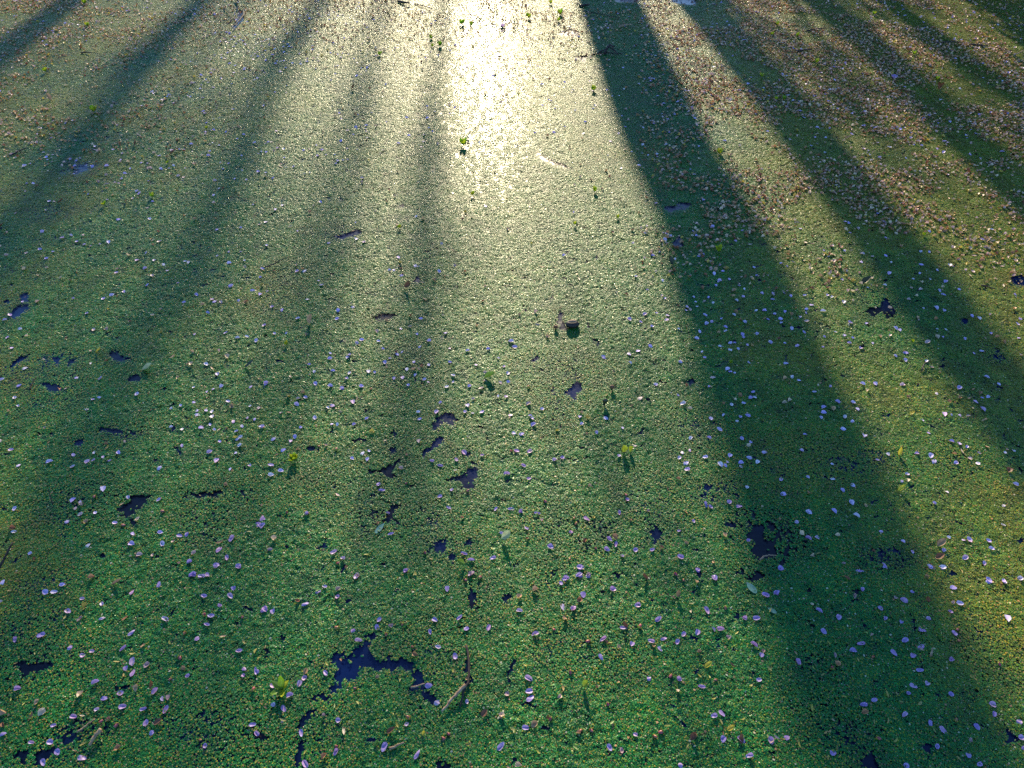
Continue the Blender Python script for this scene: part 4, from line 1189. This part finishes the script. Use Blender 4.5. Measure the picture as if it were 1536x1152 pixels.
p = G(858, 492)
root = tag(add('nut_shell', None, (p.x, p.y, Z_MAT - .001), (0, .06, .2)), 'dark domed nut shell with pale sunlit rim beside a blue gap', 'nut')
root.scale = (1.12, 1.0, .8)
add('shell', mesh_from('shell', *lathe([(.001, 0), (.014, .0005), (.021, .006), (.0235, .014), (.022, .021), (.0175, .0265), (.010, .0285), (.0005, .029)], 18, .8), M_NUT), parent=root)
add('lit_rim', mesh_from('lit_rim', *lathe([(.0135, .0262), (.0140, .0285), (.0110, .0305), (.006, .0318), (.0005, .0322)], 18, .55), M_TWIG_TAN), (0, .0055, 0), parent=root)  # pale tan part standing in for the sunlit top edge
for px, py, hgt, lab in [(833, 496, .020, 'stubby brown seed cap on a stalk beside the nut shell'), (917, 586, .021, 'squat brown seed cap with a blue shadow, near the star-shaped gap'), (906, 609, .030, 'tall dark seed head standing over a blue-lit petal')]:
    p = G(px, py)
    root = tag(add('seed_head', None, (p.x, p.y, Z_MAT - .002), (.1, .08, 0)), lab, 'seed head')
    add('stalk', mesh_from('stalk', *tube([(0, 0, -.004), (.001, 0, hgt * .4), (0, .001, hgt * .75)], [.0028, .0026, .003], 8), M_TWIG_DARK), parent=root)
    add('cap', mesh_from('cap', *lathe([(.002, hgt * .30), (.0065, hgt * .42), (.0088, hgt * .60), (.0078, hgt * .82), (.004, hgt * .97), (.0004, hgt)], 9, .75), M_LEAF_BROWN if hgt < .025 else M_LEAF_DARK), parent=root)


# ------------------------------------------------------------------ twigs and sticks
def twig(path, width, mat, label, branches=(), lift=.004, name='twig', end=.5):
    P_ = [G(a, c) for a, c in path]
    o0 = P_[0].copy()
    root = tag(add(name, None, (o0.x, o0.y, Z_MAT)), label, 'twig', None)
    rr = np.random.default_rng(int(path[0][0] * 7 + path[0][1]))

    def make(pp, w0, w1, m_, nm, zs):
        Q, W = [], []
        for k in range(len(pp) - 1):
            for q in range(4):
                t = q / 4
                Q.append(pp[k].lerp(pp[k + 1], t) - o0 + Vector((rr.normal(0, .0005), rr.normal(0, .0005), 0)))
        Q.append(pp[-1] - o0)
        for k, v in enumerate(Q):
            t = k / (len(Q) - 1)
            v.z = zs[0] * (1 - t) + zs[1] * t + rr.normal(0, .0005)
            W.append((w0 * (1 - t) + w1 * t) / 2)
        add(nm, mesh_from(nm, *tube(Q, W, 8, True, .09, int(rr.integers(999))), m_), parent=root)
    make(P_, width, width * end, mat, 'stem', (lift * .4, lift))
    for bp_, bw, bm, bz in branches:
        make([G(a, c) for a, c in bp_], bw, bw * .6, bm, 'branch', bz)
    return root


twig([(700, 971), (703, 990), (704, 1012), (702, 1028), (697, 1038)], .0058, M_TWIG_DARK, 'forked twig, dark shaft with a pale broken arm', end=1.0, lift=.006,
     branches=[([(699, 1033), (690, 1042), (678, 1054), (663, 1071)], .0085, M_TWIG_TAN, (.016, .006)), ([(697, 1036), (694, 1050), (690, 1063)], .0065, M_TWIG_DARK, (.012, .002))])
twig([(1, 874), (8, 866), (18, 854), (34, 832)], .009, M_TWIG_DARK, 'slanting dark stick leaning out of the duckweed', lift=.05)
twig([(85, 766), (85, 758), (85, 751)], .003, M_TWIG_DARK, 'thin upright stalk with a long hairline shadow', lift=.05)
twig([(138, 1121), (144, 1112), (150, 1106), (157, 1100)], .007, M_LEAF_TAN, 'bone-shaped tan stick beside a green shadow', lift=.014, end=1.4)
twig([(118, 1101), (132, 1092), (146, 1082)], .0045, M_TWIG_TAN, 'thin tan splinter spanning a dark slit', lift=.006)
twig([(1139, 843), (1144, 838), (1152, 836.5), (1163, 837)], .005, M_TWIG_TAN, 'pale curved twig at the rim of the black tattered gap', lift=.006)
twig([(617, 1034), (627, 1032), (638, 1029)], .005, M_TWIG_TAN, 'short tan chip bridging the ragged blue gap', lift=.005)
twig([(585, 1126), (594, 1122), (607, 1117)], .007, M_TWIG_TAN, 'mossy stick with a pale tip between two petals', lift=.006)
twig([(1394, 987), (1395, 982), (1396, 976)], .006, M_TWIG_TAN, 'tan splinter standing alone on shaded duckweed', lift=.006)
twig([(1378, 975), (1384, 979)], .004, M_TWIG_TAN, 'short tan chip near the lone splinter', lift=.004)
twig([(398, 406), (412, 402), (422, 398), (436, 394)], .006, M_TWIG_DARK, 'bent dark twig beside lilac petals in the blurred shadow', lift=.02, end=.25)
twig([(355, 3), (360, 8), (361, 13)], .015, M_TWIG_DARK, 'thick dark twig tip poking out near the far crack', lift=.04)
twig([(366, 20), (367, 27), (360, 36), (352, 46)], .013, M_TWIG_DARK, 'angular dark twig lying along the far crack', lift=.02,
     branches=[([(333, 11), (344, 23), (350, 32)], .006, M_TWIG_DARK, (.012, .008)), ([(349, 32), (343, 38)], .009, M_TWIG_DARK, (.01, .004))])
twig([(887, 84), (905, 82), (918, 83), (934, 84)], .007, M_TWIG_DARK, 'low heap of dark sticks in the broad shadow', lift=.008,
     branches=[([(906, 84), (914, 76), (920, 84)], .016, M_TWIG_DARK, (.01, .05)), ([(910, 78), (921, 82), (926, 86)], .010, M_TWIG_DARK, (.03, .01)), ([(898, 83), (912, 80)], .009, M_TWIG_DARK, (.01, .03))])
twig([(598, 5), (606, 8), (614, 10)], .02, M_TWIG_DARK, 'dark bark piece lying far out in the glare', lift=.02)
twig([(622, 8), (634, 12), (648, 17)], .008, M_TWIG_DARK, 'thin dark twig far out beside the faint shadow', lift=.012)
twig([(875, 18), (900, 24), (930, 30)], .006, M_TWIG_DARK, 'long thin twig crossing the far end of the broad shadow', lift=.008)
twig([(869, 12), (878, 11), (884, 12)], .018, M_TWIG_DARK, 'stub of dark wood at the far end of the broad shadow', lift=.014)
twig([(928, 43), (938, 41), (948, 42)], .012, M_TWIG_TAN, 'pale peeled stick glinting in the broad shadow', lift=.016)
twig([(1195, 80), (1206, 78), (1216, 79)], .012, M_TWIG_DARK, 'dark stick in the brown litter beside an orange leaf', lift=.012)
twig([(1209, 49), (1222, 47), (1238, 46)], .010, M_TWIG_DARK, 'dark stick far back in the brown litter', lift=.012)
twig([(1402, 67), (1420, 66), (1440, 67)], .009, M_TWIG_DARK, 'straight dark twig at the rim of the bush shade', lift=.010)
twig([(1453, 69), (1466, 71), (1480, 74)], .012, M_TWIG_DARK, 'thick dark twig in the sunny border by the bush shade', lift=.012)
twig([(1518, 87), (1527, 84), (1540, 78)], .008, M_TWIG_TAN, 'pale bent straw crossing into the bush shade', lift=.02)
twig([(1470, 431), (1478, 434), (1490, 439)], .006, M_TWIG_DARK, 'fine dark twig among white petals near the second shadow', lift=.01)
twig([(20, 235), (32, 230), (42, 226)], .008, M_TWIG_DARK, 'dark sliver of twig at the petal-flecked side', lift=.01)
twig([(123, 82), (132, 82), (139, 84)], .010, M_TWIG_DARK, 'grey twig among the far pinkish petals', lift=.012)
twig([(1380, 560), (1384, 550), (1392, 548)], .006, M_TWIG_DARK, 'short dark twig by sunlit petals', lift=.012)
twig([(1246, 1153 - 72), (1250, 1084)], .004, M_TWIG_TAN, 'tan chip on the deep green shade', lift=.004)
twig([(46, 588), (52, 578), (58, 570)], .005, M_TWIG_DARK, 'thin dark straw near the blue-gap cluster', lift=.01)
